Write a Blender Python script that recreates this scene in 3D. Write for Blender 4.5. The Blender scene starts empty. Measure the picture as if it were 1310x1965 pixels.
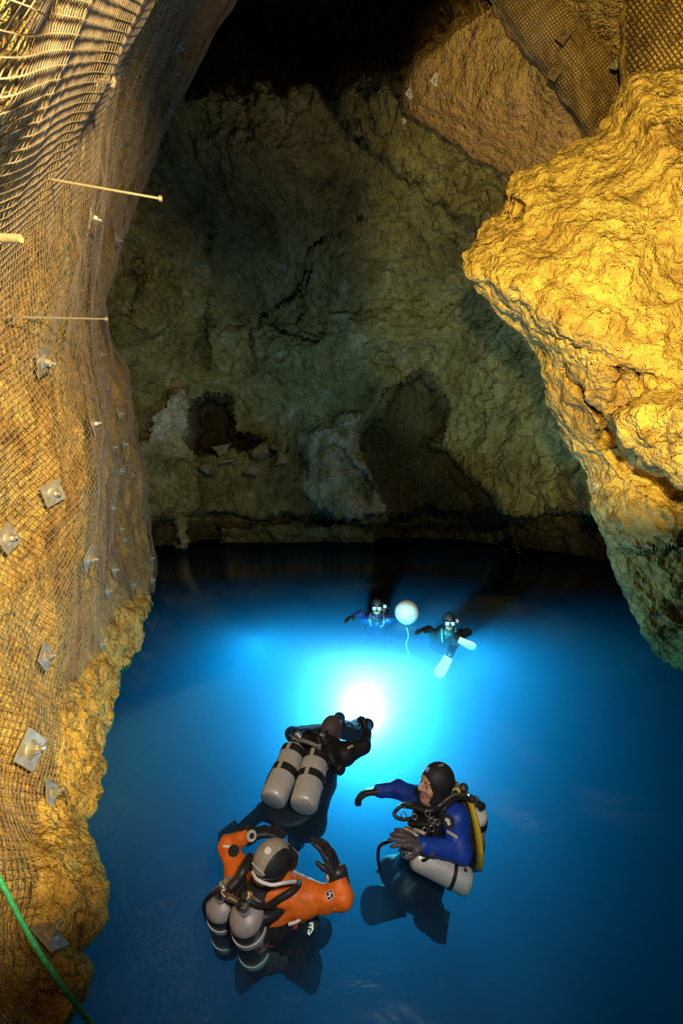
import bpy, bmesh, math, random
import numpy as np
from mathutils import Vector, Matrix

# ------------------------------------------------------------------ camera, world, lights, exposure
SC = bpy.context.scene
COL = SC.collection
random.seed(7)
RNG = np.random.default_rng(7)
W_PX, H_PX, F_PX = 1310.0, 1965.0, 873.3
PITCH = math.radians(3.0)
CAMZ = 2.1
CT, ST = math.cos(PITCH), math.sin(PITCH)

cam_d = bpy.data.cameras.new('camera')
cam_d.sensor_fit = 'VERTICAL'; cam_d.sensor_height = 36.0; cam_d.sensor_width = 24.0
cam_d.lens = 16.0; cam_d.clip_start = 0.05; cam_d.clip_end = 200
cam = bpy.data.objects.new('camera', cam_d); COL.objects.link(cam)
cam.location = (0, 0, CAMZ); cam.rotation_euler = (math.radians(90) - PITCH, 0, 0)
SC.camera = cam

world = bpy.data.worlds.new('cave_dark'); SC.world = world
world.use_nodes = True
wb = world.node_tree.nodes['Background']
wb.inputs['Color'].default_value = (0.35, 0.42, 0.5, 1); wb.inputs['Strength'].default_value = 0.012

vs = SC.view_settings
vs.view_transform = 'Standard'; vs.look = 'None'; vs.gamma = 1.0
vs.exposure = 0.0
try: vs.use_curve_mapping = False
except Exception: pass
cy = SC.cycles
cy.max_bounces = 5; cy.diffuse_bounces = 2; cy.glossy_bounces = 3; cy.transmission_bounces = 4
cy.volume_bounces = 0; cy.use_adaptive_sampling = True; cy.adaptive_threshold = 0.05; cy.adaptive_min_samples = 10; cy.transparent_max_bounces = 8
cy.sample_clamp_indirect = 3.0; cy.sample_clamp_direct = 0.0
cy.caustics_reflective = False; cy.caustics_refractive = False

def lamp(name, kind, loc, energy, color, target=None, size=0.2, cone=None, blend=0.4):
    d = bpy.data.lights.new(name, kind)
    d.energy = energy; d.color = color
    if kind in ('POINT', 'SPOT'): d.shadow_soft_size = size
    if kind == 'SPOT':
        d.spot_size = math.radians(cone); d.spot_blend = blend
    o = bpy.data.objects.new(name, d); COL.objects.link(o)
    o.location = loc
    if target is not None:
        o.rotation_euler = (Vector(target) - Vector(loc)).to_track_quat('-Z', 'Y').to_euler()
    return o

# floodlights of the show cave, standing beside and above the landing the picture is taken from
lamp('flood_right', 'SPOT', (-0.10, -0.5, 2.55), 2500, (1.0, 0.73, 0.19), (3.0, 4.5, 4.65), 0.06, 59, 0.4)
lamp('flood_left', 'SPOT', (0.9, -0.6, 2.9), 2300, (1.0, 0.73, 0.30), (-2.7, 3.2, 2.6), 0.10, 76, 0.5)
# flash of the photographer on the landing, and an added narrow spot for buoy and far divers
lamp('flash', 'SPOT', (0.35, -0.1, 2.6), 230, (1.0, 0.93, 0.85), (0.05, 2.8, 0.0), 0.12, 48, 0.7)
lamp('flash', 'SPOT', (0.15, -0.1, 2.6), 1000, (1.0, 0.93, 0.85), (0.95, 7.0, 0.05), 0.12, 22, 0.5)  # added spot, brightens the float and the far pair
# the video light of the camera diver, under water, aimed ahead and down into the lake
lamp('dive_light', 'SPOT', (0.20, 4.80, -0.36), 3300, (1.0, 1.0, 1.0), (0.5, 6.2, -1.0), 0.14, 160, 0.8)
lamp('dive_light_halo', 'POINT', (0.20, 4.75, -0.42), 150, (1.0, 1.0, 1.0), None, 0.12)  # added point lamp for the glow spilling behind the beam
# added lamps under water past the far divers, shining down to brighten the lake
lamp('lake_fill', 'SPOT', (-1.7, 9.0, -0.9), 1000, (1.0, 1.0, 1.0), (-1.7, 8.8, -3.0), 0.8, 178, 0.4)
lamp('lake_fill', 'SPOT', (2.6, 8.8, -0.9), 700, (1.0, 1.0, 1.0), (2.6, 8.6, -3.0), 0.8, 178, 0.4)
# added fill lamps hidden behind the right-hand rock, on the vault and the back wall
lamp('vault_fill', 'SPOT', (3.9, 6.9, 2.6), 650, (1.0, 0.60, 0.22), (3.0, 8.3, 9.5), 0.15, 90, 0.9)
lamp('wall_fill', 'SPOT', (4.5, 7.6, 2.7), 330, (1.0, 0.86, 0.48), (4.0, 13.5, 3.4), 0.15, 110, 0.9)

# ------------------------------------------------------------------ helpers
def ray(px, py):
    """slope x/y and z/y of the sight line through a picture point"""
    u = (np.asarray(px, float) - W_PX / 2) / F_PX
    v = (np.asarray(py, float) - H_PX / 2) / F_PX
    dy = CT - v * ST
    return u / dy, (-ST - v * CT) / dy
def at(px, py, Y):
    r, e = ray(px, py)
    return Vector((float(r) * Y, Y, CAMZ + float(e) * Y))
def on_z(px, py, z=0.0):
    r, e = ray(px, py)
    Y = (z - CAMZ) / float(e)
    return Vector((float(r) * Y, Y, z))
def project(x, y, z):
    zz = z - CAMZ
    d = y * CT - zz * ST
    u = x / d; v = -(y * ST + zz * CT) / d
    return u * F_PX + W_PX / 2, v * F_PX + H_PX / 2

# numpy gradient noise
_perm = np.random.default_rng(3).permutation(256).astype(np.int32); _perm = np.concatenate([_perm, _perm, _perm])
_g = np.random.default_rng(4).normal(size=(256, 3)).astype(np.float32); _g /= np.linalg.norm(_g, axis=1)[:, None]
_g0, _g1, _g2 = [np.ascontiguousarray(_g[:, k]) for k in range(3)]
def perlin(p):
    p = np.asarray(p); shp = p.shape[:-1]
    F = []; I = []
    for k in range(3):
        c = p[..., k].ravel().astype(np.float32); fl = np.floor(c); F.append(c - fl); I.append(fl.astype(np.int32) & 255)
    W = [f * f * f * (f * (f * 6 - 15) + 10) for f in F]
    def corner(h, dx, dy, dz): return (F[0] - dx) * _g0[h] + (F[1] - dy) * _g1[h] + (F[2] - dz) * _g2[h]
    res = []
    for dx in (0, 1):
        hx = _perm[I[0] + dx] + I[1]
        ry = []
        for dy in (0, 1):
            hy = _perm[hx + dy] + I[2]
            a = corner(_perm[hy], dx, dy, 0); b = corner(_perm[hy + 1], dx, dy, 1)
            ry.append(a + (b - a) * W[2])
        res.append(ry[0] + (ry[1] - ry[0]) * W[1])
    return ((res[0] + (res[1] - res[0]) * W[0]) * 1.5).reshape(shp).astype(float)
def fbm(p, octv=4, gain=0.5, ridged=False):
    p = np.asarray(p, float); a = 1.0; s = 0; n = 0
    for k in range(octv):
        v = perlin(p + 17.3 * k)
        s = s + a * ((0.5 - np.abs(v)) * 1.6 - 0.4 if ridged else v); n += a; a *= gain; p = p * 2.03
    return s / n
def sstep(a, b, x):
    t = np.clip((x - a) / (b - a), 0, 1); return t * t * (3 - 2 * t)
def poly_sd(poly, x, y):
    """signed distance to a polygon (negative inside)"""
    x = np.asarray(x, float); y = np.asarray(y, float)
    d = np.full(x.shape, 1e18); inside = np.zeros(x.shape, bool)
    n = len(poly)
    for k in range(n):
        ax, ay = poly[k]; bx, by = poly[(k + 1) % n]
        ex, ey = bx - ax, by - ay
        t = np.clip(((x - ax) * ex + (y - ay) * ey) / (ex * ex + ey * ey + 1e-12), 0, 1)
        d = np.minimum(d, (x - ax - t * ex) ** 2 + (y - ay - t * ey) ** 2)
        c = ((ay > y) != (by > y))
        with np.errstate(divide='ignore', invalid='ignore'):
            xx = ex * (y - ay) / (ey if ey else 1e-12) + ax
        inside ^= c & (x < xx)
    return np.where(inside, -1, 1) * np.sqrt(d)
def line_d(pts, x, y):
    x = np.asarray(x, float); y = np.asarray(y, float); d = np.full(x.shape, 1e18)
    for (ax, ay), (bx, by) in zip(pts[:-1], pts[1:]):
        ex, ey = bx - ax, by - ay
        t = np.clip(((x - ax) * ex + (y - ay) * ey) / (ex * ex + ey * ey + 1e-12), 0, 1)
        d = np.minimum(d, (x - ax - t * ex) ** 2 + (y - ay - t * ey) ** 2)
    return np.sqrt(d)

def mesh_np(name, verts, faces, smooth=True):
    me = bpy.data.meshes.new(name)
    verts = np.asarray(verts, np.float32); faces = np.asarray(faces, np.int32)
    k = faces.shape[1]
    me.vertices.add(len(verts)); me.vertices.foreach_set('co', verts.ravel())
    me.loops.add(faces.size); me.loops.foreach_set('vertex_index', faces.ravel())
    me.polygons.add(len(faces))
    me.polygons.foreach_set('loop_start', np.arange(0, faces.size, k, dtype=np.int32))
    me.polygons.foreach_set('loop_total', np.full(len(faces), k, np.int32))
    if smooth: me.polygons.foreach_set('use_smooth', np.ones(len(faces), bool))
    me.update(calc_edges=True); me.validate()
    return me
def grid_faces(n, m, wrap=False):
    i = np.arange(n - 1)[:, None]; j = np.arange(m if wrap else m - 1)[None, :]
    j2 = (j + 1) % m
    return np.stack([i * m + j, i * m + j2, (i + 1) * m + j2, (i + 1) * m + j], -1).reshape(-1, 4)
def grid_normals(P, wrap=False):
    du = np.gradient(P, axis=0)
    dv = (np.roll(P, -1, 1) - np.roll(P, 1, 1)) if wrap else np.gradient(P, axis=1)
    n = np.cross(du, dv); return n / (np.linalg.norm(n, axis=-1, keepdims=True) + 1e-9)
def attr(me, name, vals):
    a = me.attributes.new(name, 'FLOAT', 'POINT'); a.data.foreach_set('value', np.asarray(vals, np.float32).ravel())
def link(name, me, material=None, parent=None):
    o = bpy.data.objects.new(name, me); COL.objects.link(o)
    if material is not None:
        for m in (material if isinstance(material, (list, tuple)) else [material]): me.materials.append(m)
    if parent is not None: o.parent = parent
    return o
def tag(o, label=None, cat=None, group=None, kind=None):
    if label: o['label'] = label
    if cat: o['category'] = cat
    if group: o['group'] = group
    if kind: o['kind'] = kind
    return o
def empty(name, loc, label=None, cat=None, group=None):
    o = bpy.data.objects.new(name, None); COL.objects.link(o); o.location = loc; o.empty_display_size = 0.1
    bpy.context.view_layer.update()
    return tag(o, label, cat, group)
def tube_np(paths, radii, sides=4, closed_ends=False):
    """many tubes: every path an (n,3) array"""
    V = []; F = []; base = 0
    ang = np.arange(sides) / sides * 2 * math.pi
    for path, rad in zip(paths, radii):
        P = np.asarray(path, float); n = len(P)
        if n < 2: continue
        T = np.gradient(P, axis=0); T /= np.linalg.norm(T, axis=1)[:, None] + 1e-12
        ref = np.array([0.31, 0.2, 0.93]); 
        A = np.cross(T, ref); nn = np.linalg.norm(A, axis=1)
        if nn.min() < 0.15:
            A = np.cross(T, np.array([0.93, -0.3, 0.1])); nn = np.linalg.norm(A, axis=1)
        A /= nn[:, None]; B = np.cross(T, A)
        r = np.broadcast_to(np.asarray(rad, float), (n,))[:, None, None]
        ring = P[:, None, :] + r * (np.cos(ang)[None, :, None] * A[:, None, :] + np.sin(ang)[None, :, None] * B[:, None, :])
        V.append(ring.reshape(-1, 3)); F.append(grid_faces(n, sides, True) + base)
        if closed_ends:
            V.append(P[[0, -1]]); c0 = base + n * sides
            j = np.arange(sides); j2 = (j + 1) % sides
            F.append(np.stack([np.full(sides, c0), base + j2, base + j, base + j], -1)[:, [0, 1, 2, 2]])
            F.append(np.stack([np.full(sides, c0 + 1), base + (n - 1) * sides + j, base + (n - 1) * sides + j2, base + (n - 1) * sides + j2], -1))
            base += 2
        base += n * sides
    V = np.concatenate(V); F = np.concatenate(F)
    return V, F
def mesh_quads(name, V, F, smooth=True):
    """quads, some of them collapsed to triangles"""
    tri = F[:, 2] == F[:, 3]
    if not tri.any(): return mesh_np(name, V, F, smooth)
    me = bpy.data.meshes.new(name)
    faces = [tuple(f[:3]) if t else tuple(f) for f, t in zip(F.tolist(), tri.tolist())]
    me.from_pydata([tuple(v) for v in np.asarray(V).tolist()], [], faces)
    if smooth: me.polygons.foreach_set('use_smooth', np.ones(len(faces), bool))
    me.update(); return me

# ------------------------------------------------------------------ materials
def nodes(name):
    m = bpy.data.materials.new(name); m.use_nodes = True
    nt = m.node_tree; return m, nt, nt.nodes['Principled BSDF']
def mat(name, color, rough=0.5, metal=0.0, noise=0.0, scale=20.0, bump=0.0, spec=0.5, coat=0.0):
    m, nt, b = nodes(name)
    b.inputs['Base Color'].default_value = (*color, 1); b.inputs['Roughness'].default_value = rough
    b.inputs['Metallic'].default_value = metal; b.inputs['Specular IOR Level'].default_value = spec
    b.inputs['Coat Weight'].default_value = coat
    if noise or bump:
        tc = nt.nodes.new('ShaderNodeTexCoord'); n = nt.nodes.new('ShaderNodeTexNoise')
        n.inputs['Scale'].default_value = scale; n.inputs['Detail'].default_value = 4
        nt.links.new(tc.outputs['Object'], n.inputs['Vector'])
        if noise:
            r = nt.nodes.new('ShaderNodeValToRGB')
            r.color_ramp.elements[0].position = 0.3; r.color_ramp.elements[1].position = 0.7
            r.color_ramp.elements[0].color = (*[max(0, c * (1 - noise)) for c in color], 1)
            r.color_ramp.elements[1].color = (*[min(1, c * (1 + noise)) for c in color], 1)
            nt.links.new(n.outputs['Fac'], r.inputs['Fac']); nt.links.new(r.outputs['Color'], b.inputs['Base Color'])
        if bump:
            bp = nt.nodes.new('ShaderNodeBump'); bp.inputs['Strength'].default_value = bump; bp.inputs['Distance'].default_value = 0.01
            nt.links.new(n.outputs['Fac'], bp.inputs['Height']); nt.links.new(bp.outputs['Normal'], b.inputs['Normal'])
    return m
def rock_mat(name, cols, scale=1.0, pale=None, bump=0.6, dist=0.05, stretch=(1, 1, 1), rough=0.85, crack=0.5, cscale=2.0):
    """cols: list of (position, colour) for a large noise; speckle and bump on top"""
    m, nt, b = nodes(name); L = nt.links.new
    b.inputs['Roughness'].default_value = rough; b.inputs['Specular IOR Level'].default_value = 0.25
    tc = nt.nodes.new('ShaderNodeTexCoord'); mp = nt.nodes.new('ShaderNodeMapping')
    mp.inputs['Scale'].default_value = stretch; L(tc.outputs['Object'], mp.inputs['Vector'])
    n1 = nt.nodes.new('ShaderNodeTexNoise'); n1.inputs['Scale'].default_value = 1.3 * scale; n1.inputs['Detail'].default_value = 5
    n1.inputs['Roughness'].default_value = 0.68; n1.inputs['Distortion'].default_value = 0.35
    L(mp.outputs['Vector'], n1.inputs['Vector'])
    r1 = nt.nodes.new('ShaderNodeValToRGB'); el = r1.color_ramp.elements
    while len(el) < len(cols): el.new(0.5)
    for e, (p, c) in zip(el, cols): e.position = p; e.color = (*c, 1)
    L(n1.outputs['Fac'], r1.inputs['Fac'])
    n2 = nt.nodes.new('ShaderNodeTexNoise'); n2.inputs['Scale'].default_value = 9 * scale; n2.inputs['Detail'].default_value = 3
    n2.inputs['Roughness'].default_value = 0.75; L(mp.outputs['Vector'], n2.inputs['Vector'])
    r2 = nt.nodes.new('ShaderNodeValToRGB'); r2.color_ramp.elements[0].position = 0.30; r2.color_ramp.elements[1].position = 0.55
    r2.color_ramp.elements[0].color = (0.42, 0.36, 0.30, 1); r2.color_ramp.elements[1].color = (1, 1, 1, 1)
    L(n2.outputs['Fac'], r2.inputs['Fac'])
    mx = nt.nodes.new('ShaderNodeMix'); mx.data_type = 'RGBA'; mx.blend_type = 'MULTIPLY'; mx.inputs[0].default_value = 0.75
    L(r1.outputs['Color'], mx.inputs[6]); L(r2.outputs['Color'], mx.inputs[7])
    nd = nt.nodes.new('ShaderNodeTexNoise'); nd.inputs['Scale'].default_value = 2.5 * scale; nd.inputs['Detail'].default_value = 2; L(mp.outputs['Vector'], nd.inputs['Vector'])
    vm = nt.nodes.new('ShaderNodeMix'); vm.data_type = 'VECTOR'; vm.inputs[0].default_value = 0.45 / max(.3, cscale * .35); L(mp.outputs['Vector'], vm.inputs[4]); L(nd.outputs['Color'], vm.inputs[5])
    vo = nt.nodes.new('ShaderNodeTexVoronoi'); vo.feature = 'DISTANCE_TO_EDGE'; vo.inputs['Scale'].default_value = cscale; L(vm.outputs[1], vo.inputs['Vector'])
    rc = nt.nodes.new('ShaderNodeValToRGB'); rc.color_ramp.elements[0].position = 0.0; rc.color_ramp.elements[1].position = 0.035
    rc.color_ramp.elements[0].color = (1 - crack, 1 - crack, 1 - crack, 1); rc.color_ramp.elements[1].color = (1, 1, 1, 1); L(vo.outputs['Distance'], rc.inputs['Fac'])
    mc = nt.nodes.new('ShaderNodeMix'); mc.data_type = 'RGBA'; mc.blend_type = 'MULTIPLY'; mc.inputs[0].default_value = 1.0
    L(mx.outputs[2], mc.inputs[6]); L(rc.outputs['Color'], mc.inputs[7])
    out = mc.outputs[2]
    if pale is not None:
        at_ = nt.nodes.new('ShaderNodeAttribute'); at_.attribute_name = 'pale'
        m2 = nt.nodes.new('ShaderNodeMix'); m2.data_type = 'RGBA'
        m3 = nt.nodes.new('ShaderNodeMix'); m3.data_type = 'RGBA'; m3.blend_type = 'MULTIPLY'; m3.inputs[0].default_value = 0.5
        m3.inputs[6].default_value = (*pale, 1); L(r2.outputs['Color'], m3.inputs[7])
        L(at_.outputs['Fac'], m2.inputs[0]); L(out, m2.inputs[6]); L(m3.outputs[2], m2.inputs[7]); out = m2.outputs[2]
        a3 = nt.nodes.new('ShaderNodeAttribute'); a3.attribute_name = 'tan'
        m5 = nt.nodes.new('ShaderNodeMix'); m5.data_type = 'RGBA'; m6 = nt.nodes.new('ShaderNodeMix'); m6.data_type = 'RGBA'; m6.blend_type = 'MULTIPLY'; m6.inputs[0].default_value = 0.35
        m6.inputs[6].default_value = (0.45, 0.31, 0.14, 1); L(r2.outputs['Color'], m6.inputs[7])
        L(a3.outputs['Fac'], m5.inputs[0]); L(out, m5.inputs[6]); L(m6.outputs[2], m5.inputs[7]); out = m5.outputs[2]
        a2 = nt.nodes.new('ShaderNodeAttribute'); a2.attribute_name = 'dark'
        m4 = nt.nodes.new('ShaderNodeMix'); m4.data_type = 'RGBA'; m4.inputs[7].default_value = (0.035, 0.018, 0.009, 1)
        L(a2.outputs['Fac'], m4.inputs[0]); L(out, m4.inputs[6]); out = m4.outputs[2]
    L(out, b.inputs['Base Color'])
    n3 = nt.nodes.new('ShaderNodeTexNoise'); n3.inputs['Scale'].default_value = 5 * scale; n3.inputs['Detail'].default_value = 5
    n3.inputs['Roughness'].default_value = 0.72; n3.inputs['Distortion'].default_value = 0.12; L(mp.outputs['Vector'], n3.inputs['Vector'])
    bp = nt.nodes.new('ShaderNodeBump'); bp.inputs['Strength'].default_value = bump; bp.inputs['Distance'].default_value = dist
    L(n3.outputs['Fac'], bp.inputs['Height']); L(bp.outputs['Normal'], b.inputs['Normal'])
    return m

M = {}
M['rock_right'] = rock_mat('golden_limestone', [(0.28, (0.30, 0.17, 0.06)), (0.45, (0.56, 0.38, 0.13)), (0.60, (0.74, 0.52, 0.16)), (0.75, (0.62, 0.46, 0.26))], 1.0, None, 1.0, 0.14, crack=.55, cscale=1.6)
M['rock_left'] = rock_mat('ochre_limestone', [(0.30, (0.24, 0.11, 0.03)), (0.45, (0.60, 0.37, 0.10)), (0.58, (0.78, 0.54, 0.17)), (0.74, (0.55, 0.44, 0.30))], 1.7, None, 1.0, 0.13, crack=.6, cscale=3.2)
M['rock_far'] = rock_mat('cave_limestone', [(0.27, (0.10, 0.085, 0.04)), (0.42, (0.26, 0.26, 0.125)), (0.58, (0.36, 0.375, 0.20)), (0.75, (0.48, 0.48, 0.34))], 0.42, (0.80, 0.79, 0.74), 1.0, 0.48, (1.25, 1, 1.1), crack=.6, cscale=.8)
M['rock_vault'] = rock_mat('tan_limestone', [(0.3, (0.30, 0.19, 0.09)), (0.6, (0.50, 0.35, 0.18)), (0.8, (0.42, 0.34, 0.24))], 0.7, None, 0.5, 0.08)
M['wire'] = mat('dusty_wire', (0.34, 0.265, 0.21), 0.6, 0.2, 0.3, 30)
M['steel'] = mat('galvanised_steel', (0.52, 0.50, 0.47), 0.42, 0.75, 0.2, 40)
M['plate'] = mat('grey_plate', (0.36, 0.34, 0.33), 0.5, 0.45, 0.25, 25, 0.2)
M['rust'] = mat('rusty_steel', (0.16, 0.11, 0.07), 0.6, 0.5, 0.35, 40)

# ------------------------------------------------------------------ water and lake bed
def water():
    m = bpy.data.materials.new('lake_water'); m.use_nodes = True; nt = m.node_tree
    for n in list(nt.nodes): nt.nodes.remove(n)
    L = nt.links.new
    out = nt.nodes.new('ShaderNodeOutputMaterial')
    tr = nt.nodes.new('ShaderNodeBsdfTransparent'); gl = nt.nodes.new('ShaderNodeBsdfGlossy'); gl.inputs['Roughness'].default_value = 0.10
    fr = nt.nodes.new('ShaderNodeFresnel'); fr.inputs['IOR'].default_value = 1.33
    mx = nt.nodes.new('ShaderNodeMixShader')
    tc = nt.nodes.new('ShaderNodeTexCoord')
    mp = nt.nodes.new('ShaderNodeMapping'); mp.inputs['Scale'].default_value = (0.55, 1.5, 1); L(tc.outputs['Object'], mp.inputs['Vector'])
    n1 = nt.nodes.new('ShaderNodeTexNoise'); n1.inputs['Scale'].default_value = 2.2; n1.inputs['Detail'].default_value = 4; n1.inputs['Distortion'].default_value = 0.7
    L(mp.outputs['Vector'], n1.inputs['Vector'])
    bp = nt.nodes.new('ShaderNodeBump'); bp.inputs['Strength'].default_value = 0.25; bp.inputs['Distance'].default_value = 0.06
    L(n1.outputs['Fac'], bp.inputs['Height'])
    L(bp.outputs['Normal'], gl.inputs['Normal']); L(bp.outputs['Normal'], fr.inputs['Normal'])
    L(fr.outputs['Fac'], mx.inputs['Fac']); L(tr.outputs['BSDF'], mx.inputs[1]); L(gl.outputs['BSDF'], mx.inputs[2])
    L(mx.outputs['Shader'], out.inputs['Surface'])
    ab = nt.nodes.new('ShaderNodeVolumeAbsorption'); sc = nt.nodes.new('ShaderNodeVolumeScatter')
    ab.inputs['Density'].default_value = 2.4; ab.inputs['Color'].default_value = (0.48, 0.896, 0.978, 1)
    sc.inputs['Density'].default_value = 0.32; sc.inputs['Color'].default_value = (0.26, 0.44, 1.0, 1); sc.inputs['Anisotropy'].default_value = 0.0
    ad = nt.nodes.new('ShaderNodeAddShader'); L(ab.outputs[0], ad.inputs[0]); L(sc.outputs[0], ad.inputs[1])
    L(ad.outputs[0], out.inputs['Volume'])
    x0, x1, y0, y1, z0, z1 = -16, 16, -3, 22, -9, 0
    v = [(x0, y0, z0), (x1, y0, z0), (x1, y1, z0), (x0, y1, z0), (x0, y0, z1), (x1, y0, z1), (x1, y1, z1), (x0, y1, z1)]
    f = [(0, 3, 2, 1), (4, 5, 6, 7), (0, 1, 5, 4), (1, 2, 6, 5), (2, 3, 7, 6), (3, 0, 4, 7)]
    o = link('water', mesh_np('water', v, f, False), m)
    tag(o, 'deep blue lake water glowing around the underwater light', 'water', kind='stuff')
    # bed
    n = 60
    X, Y = np.meshgrid(np.linspace(-15.5, 15.5, n), np.linspace(-2.5, 21.5, n), indexing='ij')
    P = np.stack([X, Y, -8.3 + 0.5 * fbm(np.stack([X * .3, Y * .3, X * 0], -1), 4)], -1)
    o = link('floor', mesh_np('floor', P.reshape(-1, 3), grid_faces(n, n)), M['rock_far'])
    tag(o, kind='structure')
water()

# ------------------------------------------------------------------ the far chamber
def far_cave():
    pxs = np.concatenate([np.linspace(-1500, 80, 60)[:-1], np.linspace(80, 1330, 420), np.linspace(1330, 2900, 60)[1:]])
    pys = np.concatenate([np.linspace(-2600, -40, 90)[:-1], np.linspace(-40, 1070, 400), np.linspace(1070, 1700, 40)[1:]])
    PX, PY = np.meshgrid(pxs, pys, indexing='ij')
    R, E = ray(PX, PY)
    cx, cyy, a, b, c = -1.0, 8.3, 8.1, 9.7, 11.3
    lo = np.full(PX.shape, 0.01); hi = np.full(PX.shape, 40.0)
    def F(Y):
        x = R * Y; z = CAMZ + E * Y
        return np.abs((x - cx) / a) ** 2.6 + np.abs((Y - cyy) / b) ** 2.6 + np.abs(np.maximum(z, 0) / c) ** 2.6 - 1
    for _ in range(40):
        mid = (lo + hi) / 2; f = F(mid) > 0
        hi = np.where(f, mid, hi); lo = np.where(f, lo, mid)
    Y = (lo + hi) / 2
    wob = fbm(np.stack([PX / 55., PY / 55., PX * 0], -1), 3) * 16
    wob2 = fbm(np.stack([PX / 50., PY / 50., PX * 0 + 9], -1), 3) * 16
    x, y = PX + wob, PY + wob2
    def inside(poly, w): return 1 - sstep(-w, w, poly_sd(poly, x, y))
    niche = inside([(770, 735), (800, 712), (832, 735), (852, 800), (832, 850), (870, 885), (930, 925), (968, 985), (985, 1060), (720, 1060), (745, 960), (705, 900), (690, 840), (725, 790)], 7)
    hole = inside([(372, 775), (400, 755), (440, 775), (445, 835), (500, 842), (540, 875), (480, 862), (440, 866), (405, 874), (372, 870)], 6)
    pillar = inside([(285, 790), (330, 752), (362, 750), (368, 830), (385, 900), (392, 1000), (385, 1060), (270, 1060), (262, 900)], 12)
    white = inside([(585, 850), (610, 830), (640, 800), (688, 796), (680, 870), (735, 915), (755, 990), (700, 1005), (610, 985), (575, 930)], 12)
    rub = inside([(375, 875), (430, 858), (530, 865), (575, 930), (590, 1000), (540, 1030), (400, 1040)], 14)
    dark_top = 1 - sstep(-90, 40, y - np.interp(x, [200, 370, 560, 650, 760, 840, 960, 1100], [215, 160, 158, 178, 150, 60, -40, -200]))
    ledge1 = inside([(655, 175), (700, 265), (770, 315), (840, 385), (900, 425), (965, 460), (1200, 640), (1500, 500), (1500, -300), (800, -300), (640, 60)], 9)
    ledge2 = inside([(770, 195), (830, 240), (900, 285), (975, 335), (1300, 520), (1500, 300), (1500, -200), (860, -200), (780, 130)], 8)
    tan_dome = np.exp(-(((PX - 960) / 190) ** 2 + ((PY - 230) / 130) ** 2))
    Y = Y + 1.9 * niche + 2.6 * hole - 1.2 * pillar - 0.7 * white - 0.8 * rub
    Y = Y + 4.5 * dark_top * sstep(1500, 900, PX) - 1.0 * ledge1 - 1.0 * ledge2 - 0.7 * tan_dome
    shelf = inside([(425, 1014), (560, 1008), (700, 1018), (840, 1012), (985, 1020), (1000, 1070), (420, 1070)], 5)
    notch = sstep(978, 996, y) * (1 - shelf) * sstep(270, 300, PX)
    foot = inside([(338, 985), (362, 985), (360, 1070), (336, 1070)], 4)
    Y = Y + 1.5 * notch * (1 - foot) - 0.2 * shelf
    for pts, w, d in [([(690, 420), (600, 470), (560, 560), (505, 610), (482, 640)], 5, .5), ([(600, 500), (575, 560), (565, 640)], 4, .4),
                      ([(404, 450), (404, 540), (392, 600), (395, 700)], 6, .7), ([(480, 620), (484, 720)], 5, .4), ([(500, 600), (560, 645), (640, 665)], 4, .35),
                      ([(255, 480), (262, 540), (245, 600)], 8, .6), ([(640, 850), (690, 905), (715, 940)], 4, .5)]:
        Y = Y + d * np.exp(-(line_d(pts, x, y) / w) ** 2)
    for (bx, by, rx, ry, d) in [(300, 560, 60, 120, -.9), (420, 560, 90, 60, .5), (560, 700, 130, 60, -.8), (740, 640, 140, 50, -.7), (760, 690, 60, 25, .7),
                                (960, 800, 90, 110, -.6), (850, 560, 90, 70, .5), (500, 300, 160, 60, -.7), (660, 520, 70, 60, -.4), (1040, 960, 120, 70, -.9), (350, 350, 80, 90, .5)]:
        Y = Y + d * np.exp(-(((x - bx) / rx) ** 2 + ((y - by) / ry) ** 2))
    P = np.stack([R * Y, Y, CAMZ + E * Y], -1)
    N = grid_normals(P)
    flip = (N * (np.array([0, 2.0, 2.0]) - P)).sum(-1) < 0
    N[flip] *= -1
    q = P * np.array([1, 1, 1.3])
    smooth = np.clip(1 - 0.75 * np.exp(-(((PX - 1020) / 130) ** 2 + ((PY - 240) / 90) ** 2)), 0, 1)
    smooth = smooth * (1 - .72 * ledge2 * sstep(430, 330, y))
    d = 0.55 * fbm(q * 0.35, 3) + smooth * (0.46 * fbm(q * np.array([1.15, 1, .75]) * 0.9 + 5, 5, 0.58, True) + 0.24 * fbm(q * 2.6 + 3, 4, 0.62, True))
    P = P + N * d[..., None]
    me = mesh_np('wall_back', P.reshape(-1, 3), grid_faces(len(pxs), len(pys)))
    patch = fbm(np.stack([PX / 45., PY / 60., PX * 0 + 2], -1), 4)
    pale = np.clip(inside([(290, 775), (345, 748), (366, 752), (370, 860), (330, 880), (275, 830)], 18) * (.35 + .6 * sstep(-.3, .3, patch)), 0, .8)
    pale = np.maximum(pale, white * sstep(-.25, .15, patch) * .75)
    pale = np.maximum(pale, .45 * sstep(.12, .4, patch) * sstep(430, 560, PY) * sstep(900, 700, PX))
    pale = np.maximum(pale, .3 * sstep(-.1, .3, patch) * pillar)
    attr(me, 'pale', pale)
    darkm = np.maximum.reduce([0.75 * sstep(990, 1005, y) * (1 - foot) * (1 - .6 * shelf), hole * .85, .6 * niche, rub * .5 * sstep(-.3, .2, patch)])  # shade of hole, niche and undercut put into the colour; rubble is browner
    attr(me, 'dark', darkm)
    attr(me, 'tan', np.clip(ledge2 * sstep(430, 330, y), 0, 1))
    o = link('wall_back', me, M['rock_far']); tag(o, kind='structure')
    return P[60:480, 80:500]
FARP = far_cave()

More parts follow.
